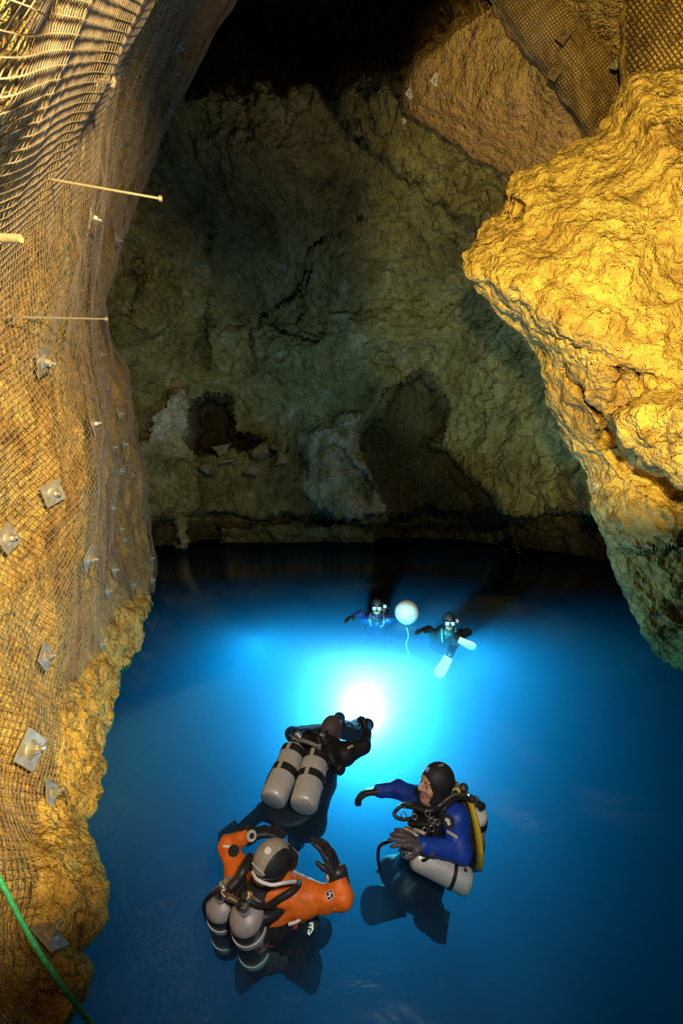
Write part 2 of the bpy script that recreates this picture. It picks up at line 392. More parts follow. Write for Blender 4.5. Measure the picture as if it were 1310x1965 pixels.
# ------------------------------------------------------------------ left wall: ratio x/Y over (ln Y, elevation)
SIL = [(560, -150, 8.0), (445, 0, 7.5), (380, 120, 8.0), (330, 200, 8.3), (300, 260, 8.5), (275, 340, 8.5), (255, 400, 8.5), (225, 460, 8.0), (208, 520, 8.0),
       (195, 600, 7.5), (215, 650, 7.5), (232, 700, 8.0), (240, 770, 8.3), (255, 830, 8.6), (262, 870, 9.0), (270, 970, 9.0), (283, 1030, 9.0), (287, 1090, 9.0),
       (284, 1150, 8.4)]
BASE = [(278, 1200, 7.2), (262, 1240, 6.0), (225, 1300, 4.9), (213, 1350, 4.4), (212, 1410, 3.9), (195, 1440, 3.75), (207, 1510, 3.3), (173, 1550, 3.05),
        (178, 1630, 2.7), (200, 1710, 2.3), (190, 1800, 2.08), (175, 1870, 1.9), (145, 1930, 1.76), (135, 1965, 1.70), (85, 2120, 1.38)]
INNER = [(0, 0, .8), (-180, 0, .68), (100, 0, 1.1), (190, 0, 1.6), (262, 0, 2.3), (232, 70, 2.35), (200, 150, 2.4), (150, 230, 2.5), 
         (300, 0, 4.2), (360, 0, 5.6), (268, 100, 4.4), (325, 100, 6.2), (225, 200, 4.2), (285, 200, 6.3), (180, 300, 3.6), (245, 300, 5.8), (210, 400, 5.6),
         (0, 200, 1.05), (100, 180, 1.65), (0, 330, 1.5), (95, 342, 2.3), (160, 380, 3.3), (0, 455, 1.95), (120, 455, 2.9), (165, 455, 4.0), (195, 455, 6.0),
         (0, 610, 2.35), (90, 610, 2.9), (140, 610, 3.6), (168, 610, 5.2), (70, 700, 2.9), (150, 700, 3.5), (195, 700, 5.6),
         (0, 800, 2.55), (100, 800, 3.0), (150, 800, 3.4), (172, 810, 3.9), (200, 800, 5.0), (224, 800, 6.6),
         (0, 1000, 2.6), (100, 960, 2.95), (150, 960, 3.2), (175, 1000, 3.9), (205, 1000, 5.5), (240, 1000, 7.2),
         (0, 1200, 2.45), (70, 1260, 2.75), (130, 1200, 3.1), (160, 1150, 3.6), (200, 1130, 5.0), (245, 1130, 6.8),
         (45, 1440, 2.4), (0, 1440, 2.25), (85, 1530, 2.5), (125, 1400, 2.9), (170, 1350, 3.6),
         (0, 1700, 1.8), (85, 1815, 1.92), (0, 1900, 1.65), (130, 1700, 2.1), (60, 1600, 2.2), (135, 1560, 2.65), (140, 1850, 1.85), (60, 1965, 1.6),
         (-200, 450, 1.4), (-200, 800, 1.7), (-200, 1200, 1.6), (-200, 1600, 1.25), (-200, 1965, 1.0), (-250, 150, .75)]
def build_tps():
    pts = []; vals = []
    def add(px, py, Y, dr=0.0):
        r, e = ray(px, py); pts.append((math.log(Y), float(e))); vals.append(float(r) + dr)
    for p in SIL:
        add(*p)
        r, e = ray(p[0], p[1])
        for f, dr in ((1.12, -.05), (1.4, -.24)):
            pts.append((math.log(p[2] * f), float(e))); vals.append(float(r) + dr)
    for p in BASE:
        add(*p)
        x = float(ray(p[0], p[1])[0]) * p[2]
        for dz, dx in ((-0.5, -0.10), (-1.6, -0.35)):
            zz = -CAMZ + dz; pts.append((math.log(p[2]), zz / p[2])); vals.append((x + dx) / p[2])
    for p in INNER: add(*p)
    pts = np.array(pts); vals = np.array(vals); pts[:, 0] *= 0.9
    n = len(pts)
    d = np.linalg.norm(pts[:, None] - pts[None], axis=-1)
    K = np.where(d > 0, d * d * np.log(d + 1e-12), 0) + 0.0006 * np.eye(n)
    Pm = np.concatenate([np.ones((n, 1)), pts], 1)
    A = np.zeros((n + 3, n + 3)); A[:n, :n] = K; A[:n, n:] = Pm; A[n:, :n] = Pm.T
    sol = np.linalg.solve(A, np.concatenate([vals, np.zeros(3)]))
    def ev(lnY, e):
        shp = lnY.shape; q = np.stack([lnY.ravel() * 0.9, e.ravel()], 1); out = np.empty(len(q))
        for s in range(0, len(q), 20000):
            qq = q[s:s + 20000]; dd = ((qq[:, None] - pts[None]) ** 2).sum(-1)
            out[s:s + 20000] = (0.5 * dd * np.log(dd + 1e-20)) @ sol[:n] + sol[n] + qq @ sol[n + 1:]
        return out.reshape(shp)
    return ev
TPS = build_tps()
def left_soft0(Y, z):
    """the big shape of the left wall: x at distance Y and height z, with slow bulges"""
    x = Y * TPS(np.log(Y), (z - CAMZ) / Y)
    p = np.stack([Y * 0.9, z * 0.9, Y * 0], -1)
    amp = np.clip(Y / 6, .2, 1)
    x = x + amp * (0.16 * fbm(p * 1.1 + 3, 2) + .10 * fbm(p * np.array([2.2, 1.3, 1]) + 11, 2, .5, True) + .03 * np.sin(z * 2.2 + Y))
    return x + 1.2 * np.clip(z, -1.5, 0)
_A, _B = np.meshgrid(np.linspace(math.log(.5), math.log(13.5), 180), np.linspace(-2.4, 1.7, 240), indexing='ij')
_T = TPS(_A, _B)
def TPS(lnY, e):
    i = np.clip((lnY - _A[0, 0]) / (_A[-1, 0] - _A[0, 0]) * 179, 0, 178.999); j = np.clip((e + 2.4) / 4.1 * 239, 0, 238.999)
    a = i.astype(int); b = j.astype(int); u = i - a; v = j - b
    return (_T[a, b] * (1 - u) * (1 - v) + _T[a + 1, b] * u * (1 - v) + _T[a, b + 1] * (1 - u) * v + _T[a + 1, b + 1] * u * v)
left_soft = left_soft0
def left_wall():
    nY, nv = 440, 620
    lnY = np.linspace(math.log(0.55), math.log(13.0), nY)
    v = np.linspace(0, 1, nv)
    Y = np.exp(lnY)[:, None] + 0 * v[None]
    e0 = np.maximum(-2.2, -(CAMZ + 1.4) / Y); e1 = np.full_like(Y, 1.5)
    z = CAMZ + Y * (e0 + (e1 - e0) * v[None])
    x = left_soft(Y, z)
    P = np.stack([x, Y, z], -1); N = grid_normals(P); N[N[..., 0] < 0] *= -1
    amp = np.clip(Y / 4.5, .28, 1.0)
    s = 1 / np.clip(Y / 3.0, .6, 1.5)
    d = 0.13 * fbm(P * 1.7, 5, .55, True) * amp + 0.05 * fbm(P * 5 + 4, 4, .6) * amp + .018 * fbm(P * 14, 3, .6, True)
    PXs, PYs = project(P[..., 0], P[..., 1], P[..., 2])
    bare = sstep(-12, 25, poly_sd(NET_L, PXs, PYs))
    d = d + bare * (0.02 + 0.13 * np.clip(Y / 3, .6, 1) * fbm(P * 3.2 + 8, 5, .62, True) + .03 * fbm(P * 11, 4, .6, True)) - (1 - bare) * 0.07 * np.clip(Y / 3, .3, 1)
    P = P + N * d[..., None]
    o = link('wall_left', mesh_np('wall_left', P.reshape(-1, 3), grid_faces(nY, nv)), M['rock_left']); tag(o, kind='structure')
# outline of the netting on the left wall, in the picture
NET_L = [(-900, -900), (700, -300), (520, -100), (460, 0), (395, 120), (345, 200), (315, 260), (290, 340), (268, 400), (240, 460), (224, 520), (211, 600), (232, 650), (250, 700), (257, 770),
         (270, 830), (280, 870), (290, 970), (300, 1030), (302, 1090), (298, 1138), (262, 1148), (228, 1168), (210, 1195), (200, 1245), (160, 1290), (133, 1312), (125, 1350), (120, 1400),
         (116, 1500), (80, 1530), (72, 1620), (79, 1700), (80, 1780), (106, 1850), (100, 2000), (60, 2300), (-900, 2300)]
left_wall()

def left_hit(px, py):
    r, e = ray(px, py); lnY = np.linspace(math.log(.6), math.log(11), 1500)
    Y = np.exp(lnY); z = CAMZ + float(e) * Y
    g = left_soft(Y, z) - float(r) * Y
    k = np.argmax(g > 0) if (g > 0).any() else np.argmax(g / Y)
    Yh = Y[k]; zh = z[k]
    def f(a, b): return float(left_soft(np.array([a]), np.array([b]))[0])
    h = .06; x0 = f(Yh, zh)
    n = Vector((1, -(f(Yh + h, zh) - f(Yh - h, zh)) / (2 * h), -(f(Yh, zh + h) - f(Yh, zh - h)) / (2 * h))).normalized()
    return Vector((x0, Yh, zh)), n

def left_net():
    c = 0.050; cols = []
    y = 0.62
    while y < 9.6: cols.append(y); y *= 1.0085
    Yc = np.array(cols); zg = np.linspace(-0.4, 12.0, 900)
    # wire length along the wall, so that the meshes keep their size where the wall turns to face the viewer
    zr = np.linspace(-0.4, 12.0, 150)
    A, B = np.meshgrid(Yc, zr, indexing='ij')
    E = np.clip((B - CAMZ) / A, -1.6, 1.4)
    X = left_soft(A, CAMZ + E * A)
    dx = np.diff(X, axis=0); dY = np.diff(Yc)[:, None]
    ds = dY * np.clip(np.sqrt(1 + (dx / dY) ** 2), 1, 3.0)
    Q = np.pad(ds, ((0, 0), (4, 4)), mode='edge'); ds = sum(Q[:, k:k + ds.shape[1]] for k in range(9)) / 9
    S = np.concatenate([np.zeros((1, len(zr))), np.cumsum(ds, 0)])
    S = S - S[np.argmin(np.abs(Yc - 3.0))][None]
    paths = []
    ks = np.arange(-330, 420)
    for fam in (1, -1):
        Z = np.empty((len(ks), len(Yc)))
        for q in range(len(Yc)):
            g = zg - fam * 0.8 * np.interp(zg, zr, S[q]); g = np.maximum.accumulate(g) + np.arange(len(g)) * 1e-9
            Z[:, q] = np.interp(ks * c, g, zg, left=-9, right=99)
        Y = np.repeat(Yc[None], len(ks), 0); e = (Z - CAMZ) / Y
        ok = (Z > -0.35) & (Z < 11.9) & (e < 1.3) & (e > -1.5)
        Yk = Y[ok]; zk = Z[ok]
        x = left_soft(Yk, zk) + 0.016 * np.clip(Yk / 2, .5, 1.6) + .03 * perlin(np.stack([Yk * 1.6, zk * 1.6, Yk * 0], -1)) * np.clip(Yk / 3, .2, 1)
        x2 = left_soft(Yk * 1.03, CAMZ + (zk - CAMZ) * 1.03)
        x = x + fam * 0.002
        PX, PY = project(x, Yk, zk)
        near = (PX > -120) & (PX < 560) & (PY > -120) & (PY < 2080) & (x2 / 1.03 > x - .06 * Yk)
        kp = np.zeros(len(Yk), bool)
        kp[near] = poly_sd(NET_L, PX[near] + 5 * np.sin(Yk[near] * 40), PY[near]) < 0
        keep = np.zeros(Y.shape, bool); keep[ok] = kp
        P = np.zeros(Y.shape + (3,)); P[ok] = np.stack([x, Yk, zk], -1)
        for q in range(len(ks)):
            ed = np.flatnonzero(np.diff(np.concatenate([[0], keep[q].astype(int), [0]])))
            for a, b in zip(ed[::2], ed[1::2]):
                if b - a > 2: paths.append(P[q, a:b])
    V, F = tube_np(paths, [0.0022] * len(paths), 3)
    print('left net tris', len(F) * 2)
    o = link('wire_netting', mesh_np('wire_netting', V, F), M['wire'])
    tag(o, 'dusty chain-link wire netting draped over the whole left cave wall', 'netting')
left_net()

# ------------------------------------------------------------------ rock masses on the right, built as closed boulders
def rock_mass(name, outline, centre, Yc, material, feature=None, nr=150, na=420, amp=1.0, freq=1.0, power=2.8, back=2.5, rough_edge=10):
    """outline: (px, py, Y) round the mass; bulges towards the viewer's side at centre, closed behind"""
    pts = np.array(outline + [outline[0]], float)
    seg = np.concatenate([[0], np.cumsum(np.hypot(np.diff(pts[:, 0]), np.diff(pts[:, 1])))])
    s = np.linspace(0, seg[-1], na, endpoint=False)
    ox = np.interp(s, seg, pts[:, 0]); oy = np.interp(s, seg, pts[:, 1]); oY = np.interp(s, seg, pts[:, 2])
    w = fbm(np.stack([s / 40, s * 0, s * 0 + Yc], -1), 3) * rough_edge
    tx = ox - centre[0]; ty = oy - centre[1]; ln = np.hypot(tx, ty); ox = ox + w * tx / ln; oy = oy + w * ty / ln
    tf = np.sin(np.linspace(0.0, 1, nr) * math.pi / 2); tb = np.linspace(0, 1, 26)[1:]
    t = tf[:, None]
    PX = centre[0] + (ox - centre[0])[None] * t; PY = centre[1] + (oy - centre[1])[None] * t
    dome = 1 - np.sqrt(np.clip(1 - t ** power, 0, 1))
    Y = Yc + (oY[None] - Yc) * (0.25 * t ** 1.5 + 0.75 * dome)
    if feature is not None: Y = Y + feature(PX, PY) * (1 - t ** 8)
    PXb = ox[None] + (centre[0] - ox[None]) * (tb[:, None] ** 2 * .9); PYb = oy[None] + (centre[1] - oy[None]) * (tb[:, None] ** 2 * .9)
    Yb = oY[None] + back * np.sin(tb[:, None] * math.pi / 2)
    PX = np.concatenate([PX, PXb]); PY = np.concatenate([PY, PYb]); Y = np.concatenate([Y, Yb + 0 * PXb])
    R, E = ray(PX, PY); P = np.stack([R * Y, Y, CAMZ + E * Y], -1)
    N = grid_normals(P, True)
    c = P.reshape(-1, 3).mean(0)
    if (N * (P - c)).sum(-1).mean() < 0: N = -N
    d = amp * (0.16 * fbm(P * .9 * freq, 3) + 0.14 * fbm(P * 2.0 * freq + 7, 5, .55, True) + .045 * fbm(P * 6 * freq, 4, .6, True))
    fade = np.ones(len(PX)); fade[:3] = [0, .4, .8]
    P = P + N * (d * fade[:, None])[..., None]
    o = link(name, mesh_np(name, P.reshape(-1, 3), grid_faces(len(PX), na, True)), material); tag(o, kind='structure')
    return o, P
def feat_right(px, py):
    x = px + 14 * fbm(np.stack([px / 60, py / 60, px * 0], -1), 3); y = py + 14 * fbm(np.stack([px / 60, py / 60, px * 0 + 4], -1), 3)
    def ins(poly, w): return 1 - sstep(-w, w, poly_sd(poly, x, y))
    f = 0.75 * sstep(1036, 1058, y) * sstep(1120, 1180, x)
    f = f - 0.50 * ins([(1185, 800), (1215, 780), (1400, 775), (1500, 960), (1310, 925), (1230, 880), (1190, 845)], 16)
    f = f + 0.25 * ins([(1150, 840), (1175, 835), (1240, 890), (1400, 950), (1400, 1010), (1250, 950), (1180, 890)], 16)
    f = f - 0.16 * ins([(1060, 640), (1180, 700), (1170, 800), (1150, 830), (1090, 760)], 14)
    f = f + 0.35 * np.exp(-(line_d([(1085, 700), (1130, 770), (1160, 805), (1165, 850)], x, y) / 7) ** 2)
    f = f + 0.22 * np.exp(-(line_d([(1210, 690), (1245, 760), (1200, 800)], x, y) / 6) ** 2)
    f = f + 0.25 * np.exp(-(line_d([(905, 545), (990, 590), (1040, 680)], x, y) / 10) ** 2)
    f = f + 0.10 * np.exp(-(line_d([(1100, 560), (1160, 590), (1230, 600)], x, y) / 5) ** 2)
    f = f + 0.6 * ins([(962, 375), (990, 388), (1000, 395), (995, 415), (985, 400), (955, 396)], 3)
    f = f - 0.2 * np.exp(-(((x - 990) / 60) ** 2 + ((y - 500) / 40) ** 2)) - .2 * np.exp(-(((x - 1180) / 80) ** 2 + ((y - 430) / 100) ** 2))
    return f
RIGHT_OUT = [(1310, 140, 4.2), (1215, 152, 4.30), (1195, 165, 4.50), (1175, 205, 4.60), (1150, 262, 4.60), (1122, 272, 4.60), (1060, 305, 4.60), (985, 330, 4.70), (966, 360, 4.70), (964, 385, 4.70),
             (930, 420, 4.60), (915, 450, 4.60), (886, 492, 4.50), (888, 520, 4.50), (905, 555, 4.70), (950, 598, 4.80), (1000, 645, 4.90), (1030, 690, 4.90), (1050, 760, 5.00), (1085, 850, 5.00),
             (1128, 905, 5.00), (1142, 960, 5.00), (1150, 1015, 5.00), (1178, 1080, 5.00), (1192, 1130, 5.00), (1225, 1185, 5.00), (1245, 1230, 5.00), (1280, 1252, 5.00), (1312, 1272, 4.90), (1420, 1340, 4.50),
             (1700, 1350, 4.3), (1900, 1000, 3.2), (1900, 500, 3.0), (1750, 150, 3.4), (1500, 120, 4.0)]
rock_mass('wall_right', RIGHT_OUT, (1470, 790), 3.1, M['rock_right'], feat_right, 260, 640)
HANG_OUT = [(840, -200, 6.4), (935, 0, 6.6), (985, 75, 6.6), (1050, 160, 6.6), (1108, 240, 6.6), (1135, 268, 6.6), (1160, 250, 6.6), (1200, 200, 6.6), (1260, 130, 6.8), (1300, -60, 6.8), (1250, -250, 6.8)]
HANG = rock_mass('ceiling_overhang', HANG_OUT, (1080, -30), 5.9, M['rock_vault'], None, 90, 260, .45)
NETR_OUT = [(1196, 168, 5.6), (1190, 60, 5.6), (1196, -60, 5.6), (1230, -250, 5.2), (1700, -250, 4.6), (1700, 260, 4.6), (1310, 230, 5.6)]
NETR = rock_mass('ceiling_shoulder', NETR_OUT, (1450, 20), 4.6, M['rock_right'], None, 90, 260, .4)

# ------------------------------------------------------------------ netting on the right
def dome_net(name, P, poly, label, c, seed):
    """wire diamonds lying on a boulder's front; P is its vertex grid"""
    nr, na = P.shape[:2]
    # resample front surface by picture position: nearest vertices through a coarse table
    F = P[:90].reshape(-1, 3); fx, fy = project(F[:, 0], F[:, 1], F[:, 2])
    x0, x1, y0, y1 = -20 + min(p[0] for p in poly), 20 + max(p[0] for p in poly), -20 + min(p[1] for p in poly), 20 + max(p[1] for p in poly)
    bs = 6.0; nx = int((x1 - x0) / bs) + 2; ny = int((y1 - y0) / bs) + 2
    T = np.full((nx, ny), np.inf)
    ix = ((fx - x0) / bs).astype(int); iy = ((fy - y0) / bs).astype(int)
    ok = (ix >= 0) & (ix < nx) & (iy >= 0) & (iy < ny)
    np.minimum.at(T, (ix[ok], iy[ok]), F[ok, 1])
    for _ in range(30):
        bad = ~np.isfinite(T)
        if not bad.any(): break
        Q = np.pad(T, 1, constant_values=np.inf)
        st = np.stack([Q[:-2, 1:-1], Q[2:, 1:-1], Q[1:-1, :-2], Q[1:-1, 2:]]); fin = np.isfinite(st)
        mean = np.where(fin, st, 0).sum(0) / np.maximum(fin.sum(0), 1)
        T = np.where(bad & fin.any(0), mean, T)
    for _ in range(3):
        Q = np.pad(T, 1, mode='edge'); T = (Q[:-2, 1:-1] + Q[2:, 1:-1] + Q[1:-1, :-2] + Q[1:-1, 2:] + 2 * T) / 6
    def depth(px, py):
        i = np.clip((px - x0) / bs - .5, 0, nx - 1.001); j = np.clip((py - y0) / bs - .5, 0, ny - 1.001)
        a = i.astype(int); b = j.astype(int); u = i - a; v = j - b
        return T[a, b] * (1 - u) * (1 - v) + T[a + 1, b] * u * (1 - v) + T[a, b + 1] * (1 - u) * v + T[a + 1, b + 1] * u * v
    paths = []
    L = np.hypot(x1 - x0, y1 - y0)
    for fam in (1, -1):
        ang = math.radians(8 + 48 * fam); d = np.array([math.cos(ang), math.sin(ang)]); nrm = np.array([-d[1], d[0]])
        cx, cy_ = (x0 + x1) / 2, (y0 + y1) / 2
        for k in np.arange(-L / 2, L / 2, c):
            t = np.arange(-L / 2, L / 2, 5.0)
            px = cx + d[0] * t + nrm[0] * k; py = cy_ + d[1] * t + nrm[1] * k
            w = 5 * fbm(np.stack([px / 60, py / 60, px * 0 + seed], -1), 2); px = px + w; py = py + w * .6
            keep = poly_sd(poly, px, py) < 0
            if not keep.any(): continue
            Y = depth(px, py) - 0.05; R, E = ray(px, py)
            Q = np.stack([R * Y, Y, CAMZ + E * Y], -1)
            ed = np.flatnonzero(np.diff(np.concatenate([[0], keep.astype(int), [0]])))
            for a, b in zip(ed[::2], ed[1::2]):
                if b - a > 2: paths.append(Q[a:b])
    V, Fc = tube_np(paths, [0.0045] * len(paths), 3)
    o = link(name, mesh_np(name, V, Fc), M['wire_dark']); tag(o, label, 'netting')
M['wire_dark'] = mat('brown_wire', (0.20, 0.13, 0.07), 0.6, 0.2, 0.3, 30)
dome_net('wire_netting', HANG[1], [(905, -60), (960, 30), (1010, 95), (1060, 165), (1112, 238), (1134, 258), (1158, 236), (1180, 190), (1192, 120), (1192, -60)],
         'fine dark wire netting over the pointed rock hanging from the ceiling', 6.0, 1)
dome_net('wire_netting', NETR[1], [(1200, -60), (1198, 60), (1202, 150), (1240, 146), (1330, 135), (1400, 130), (1400, -60)],
         'wire netting over the golden rock in the upper right corner', 10.0, 2)

# ------------------------------------------------------------------ rock bolts
def box_bm(bm, cx, cy_, cz, sx, sy, sz, bev=0.0, rot=None):
    r = bmesh.ops.create_cube(bm, size=1.0); vs_ = r['verts']
    for v in vs_: v.co = Vector((v.co.x * sx, v.co.y * sy, v.co.z * sz))
    if bev:
        ed = list({e for v in vs_ for e in v.link_edges})
        res = bmesh.ops.bevel(bm, geom=ed, offset=bev, segments=2, affect='EDGES', profile=.6)
        vs_ = list({v for f in res['faces'] for v in f.verts} | {v for v in vs_ if v.is_valid})
    for v in vs_:
        if rot is not None: v.co = rot @ v.co
        v.co += Vector((cx, cy_, cz))
    return vs_
def lathe_bm(bm, prof, segs=20, mtx=None):
    """prof: (radius, height) from bottom to top"""
    rings = []
    for r, h in prof:
        if r < 1e-5: rings.append([bm.verts.new((0, 0, h))])
        else: rings.append([bm.verts.new((r * math.cos(2 * math.pi * k / segs), r * math.sin(2 * math.pi * k / segs), h)) for k in range(segs)])
    for a, b in zip(rings[:-1], rings[1:]):
        for k in range(segs):
            k2 = (k + 1) % segs
            if len(a) == 1 and len(b) == 1: continue
            if len(a) == 1: bm.faces.new((a[0], b[k2], b[k]))
            elif len(b) == 1: bm.faces.new((a[k], a[k2], b[0]))
            else: bm.faces.new((a[k], a[k2], b[k2], b[k]))
    if mtx is not None:
        for ring in rings:
            for v in ring: v.co = mtx @ v.co
def bm_mesh(name, bm, smooth=False, auto=35):
    bmesh.ops.recalc_face_normals(bm, faces=bm.faces)
    me = bpy.data.meshes.new(name); bm.to_mesh(me); bm.free()
    if smooth:
        me.polygons.foreach_set('use_smooth', np.ones(len(me.polygons), bool))
        try: me.set_sharp_from_angle(angle=math.radians(auto))
        except Exception: pass
    return me
def frame_z(n, up=Vector((0, 0, 1))):
    z = Vector(n).normalized(); x = up.cross(z)
    if x.length < 1e-3: x = Vector((1, 0, 0)).cross(z)
    x.normalize(); y = z.cross(x)
    return Matrix((x, y, z)).transposed()
def bolt_meshes():
    bm = bmesh.new(); box_bm(bm, 0, 0, 0.006, 0.15, 0.15, 0.010, 0.003)
    # domed centre
    lathe_bm(bm, [(0.045, 0.010), (0.036, 0.017), (0.022, 0.022), (0.0, 0.023)], 16)
    plate = bm_mesh('plate', bm)
    bm = bmesh.new(); lathe_bm(bm, [(0.0, 0.020), (0.024, 0.020), (0.024, 0.046), (0.019, 0.050), (0.0, 0.050)], 6); nut = bm_mesh('nut', bm)
    bm = bmesh.new(); lathe_bm(bm, [(0.0, 0.045), (0.013, 0.045), (0.013, 0.072), (0.010, 0.076), (0.0, 0.076)], 12); shank = bm_mesh('bolt_shank', bm, True)
    plate.materials.append(M['plate']); nut.materials.append(M['steel']); shank.materials.append(M['steel'])
    return plate, nut, shank
BOLT = bolt_meshes()
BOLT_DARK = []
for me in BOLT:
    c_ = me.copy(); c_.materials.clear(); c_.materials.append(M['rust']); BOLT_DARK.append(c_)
def rock_bolt(loc, n, label, scale=1.0, spin=45, group=None, dark=False, lift=0.03):
    t = empty('rock_bolt', loc + n * lift, label, 'rock bolt', group)
    Rm = frame_z(n) @ Matrix.Rotation(math.radians(spin), 3, 'Z')
    t.rotation_euler = Rm.to_euler(); t.scale = (scale,) * 3
    for nm, me in zip(('plate', 'nut', 'bolt_shank'), BOLT_DARK if dark else BOLT):
        o = bpy.data.objects.new(nm, me); COL.objects.link(o); o.parent = t
    return t
BOLTS = [  # px, py, scale, spin, label
    (45, 1440, 1.15, 40, 'largest diamond-shaped steel bolt plate on the netting, lower left'),
    (88, 1530, 0.9, 35, 'small diamond bolt plate on the netting edge beside bare ochre rock'),
    (82, 1815, 0.95, 35, 'bolt plate behind the green rope at the bottom of the netting'),
    (75, 1262, 0.9, 40, 'bolt plate on the netting straight above the largest plate'),
    (160, 1070, 1.0, 40, 'diamond bolt plate below the bright golden patch of netted rock'),
    (70, 690, 1.1, 30, 'large tilted bolt plate with nut high on the near netting'),
    (165, 412, 1.0, 40, 'bolt plate below the long upper steel rod'),
    (168, 815, 0.9, 40, 'bolt with shiny round head midway up the netting'),
    (92, 945, 0.95, 25, 'bolt plate at the upper left of the bright golden patch'),
    (200, 1135, 0.85, 40, 'bolt plate just above the bare rock corner of the netting'),
    (250, 1125, 0.9, 10, 'bolt plate at the lower right corner of the netting by the water'),
    (213, 1095, 0.85, 20, 'yellow-lit bolt above the two lowest far bolts of the netting'),
    (187, 1238, 0.7, 30, 'bolt where the netting meets the bare rock ledge'),
    (226, 795, 0.85, 20, 'bolt on the outer ridge of netting above the grey fold'),
    (212, 860, 0.8, 20, 'left one of two bolts side by side at the top of the grey fold'),
    (234, 852, 0.8, 20, 'right one of two bolts side by side at the top of the grey fold'),
    (228, 902, 0.8, 10, 'bolt in the middle of the grey netting fold'),
    (250, 912, 0.7, 10, 'bolt on the outer edge of the grey netting fold'),
    (210, 975, 0.7, 20, 'bolt in the lower grey fold, upper of a loose column'),
    (228, 1015, 0.7, 20, 'bolt in the lower grey fold, second of a loose column'),
    (235, 1037, 0.75, 20, 'bolt in the lower grey fold, third of a loose column'),
    (286, 1073, 0.8, 10, 'upper bolt sticking out past the wall edge over the water'),
    (288, 1113, 0.8, 10, 'lower bolt sticking out past the wall edge over the water'),
    (220, 458, 1.0, 20, 'bolt on the wall silhouette left of the dark back wall'),
    (340, 82, 1.2, 20, 'upper bolt on the netted arch near the top edge'),
    (332, 135, 1.1, 20, 'lower bolt on the netted arch near the top edge'),
    (322, 207, 1.1, 10, 'bolt with a shiny tip on the arch silhouette'),
    (5, 1035, 0.9, 30, 'bolt at the left picture edge beside the netting'),
    (190, 680, 0.7, 20, 'small bolt by the rust-coloured netted hump'),
]
for px, py, sc_, sp, lab in BOLTS:
    hp, hn = left_hit(px, py)
    rock_bolt(hp, hn, lab, sc_ * (1.0 if hp.y < 6 else 1.1), sp)

def rod(p0, p1, r, label, head=True):
    """long ungrouted bolt sticking out of the wall"""
    d = (p1 - p0); t = empty('steel_rod', p0, label, 'steel rod')
    bm = bmesh.new(); n = 30; Lr = d.length
    prof = [(0, -.05), (r, -.05)]
    k = 0
    while k < 60:
        h = Lr * k / 60; prof += [(r, h), (r * 1.10, h + Lr / 150), (r, h + Lr / 75)]; k += 1
    prof += [(r, Lr), (0, Lr)]
    lathe_bm(bm, prof, 10); me = bm_mesh('bar', bm, True)
    M3 = frame_z(d)
    t.rotation_euler = M3.to_euler()
    link('bar', me, M['rod'], t)
    if head:
        bm = bmesh.new(); lathe_bm(bm, [(0, Lr - r * .5), (r * 2.3, Lr - r * .5), (r * 2.3, Lr + r * 1.6), (r * 1.7, Lr + r * 2.2), (0, Lr + r * 2.2)], 6)
        link('nut', bm_mesh('nut', bm), M['rod'], t)
M['rod'] = mat('brass_toned_steel', (0.62, 0.52, 0.36), 0.38, 0.7, 0.2, 60)
a_, _ = left_hit(92, 343); rod(a_, at(306, 381, 2.35), 0.006, 'long upper steel rod jutting out of the netting over the dark cave')
a_, _ = left_hit(25, 608); rod(a_, at(203, 612, 3.0), 0.0055, 'thin level steel rod jutting out below the long slanted one')
a_ = at(-150, 452, 1.30); rod(a_, at(40, 458, 1.25), 0.0105, 'thick short rod end poking in at the left picture edge', False)
a_, _ = left_hit(148, 672); rod(a_, at(156, 640, 4.0), 0.007, 'short upright rod stub standing against the netting', False)
a_, _ = left_hit(205, 880); rod(a_, at(199, 853, 5.0), 0.009, 'short pale rod stub beside the grey netting fold', False)
a_, _ = left_hit(190, 158); rod(a_, at(212, 154, 2.45), 0.0125, 'short rod with a bright square end under the netting lip')

# bolts on the right and on the vault
def right_bolt(px, py, Y, n, label, sc_=1.0, spin=45):
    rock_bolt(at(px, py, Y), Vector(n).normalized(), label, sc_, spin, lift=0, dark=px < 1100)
right_bolt(1143, 930, 4.55, (-.75, -.45, .25), 'grey bolt plate with brass nut on the right-hand rock edge above the water', 1.0, 20)
right_bolt(1080, 68, 5.75, (-.3, -.8, -.3), 'bolt catching the light on the dark netted hanging rock', .9)
right_bolt(1063, 142, 5.9, (-.4, -.8, -.3), 'small dim bolt low on the dark netted hanging rock', .8)
right_bolt(1183, 122, 5.75, (-.7, -.6, .1), 'bolt in the cleft beside the golden netted shoulder', .8)

def vault_bolt(px, py, label, sc_=0.9):
    q = FARP; fx, fy = project(q[..., 0], q[..., 1], q[..., 2])
    k = np.unravel_index(np.argmin((fx - px) ** 2 + (fy - py) ** 2), fx.shape); p = Vector(q[k])
    n = (Vector((0.5, 3.0, 2.0)) - p).normalized()
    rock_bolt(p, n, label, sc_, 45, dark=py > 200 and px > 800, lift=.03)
for px, py, lab in [(985, 205, 'upper dark bolt plate on the tan vault beside the hanging rock'), (920, 266, 'lower dark bolt plate on the tan vault beside the hanging rock'),
                    (773, 229, 'tiny glinting bolt on the ridge left of the tan vault'), (836, 153, 'tiny bolt near the black ceiling, right of a close pair'), (786, 176, 'tiny bolt near the black ceiling, left of a close pair')]:
    vault_bolt(px, py, lab)

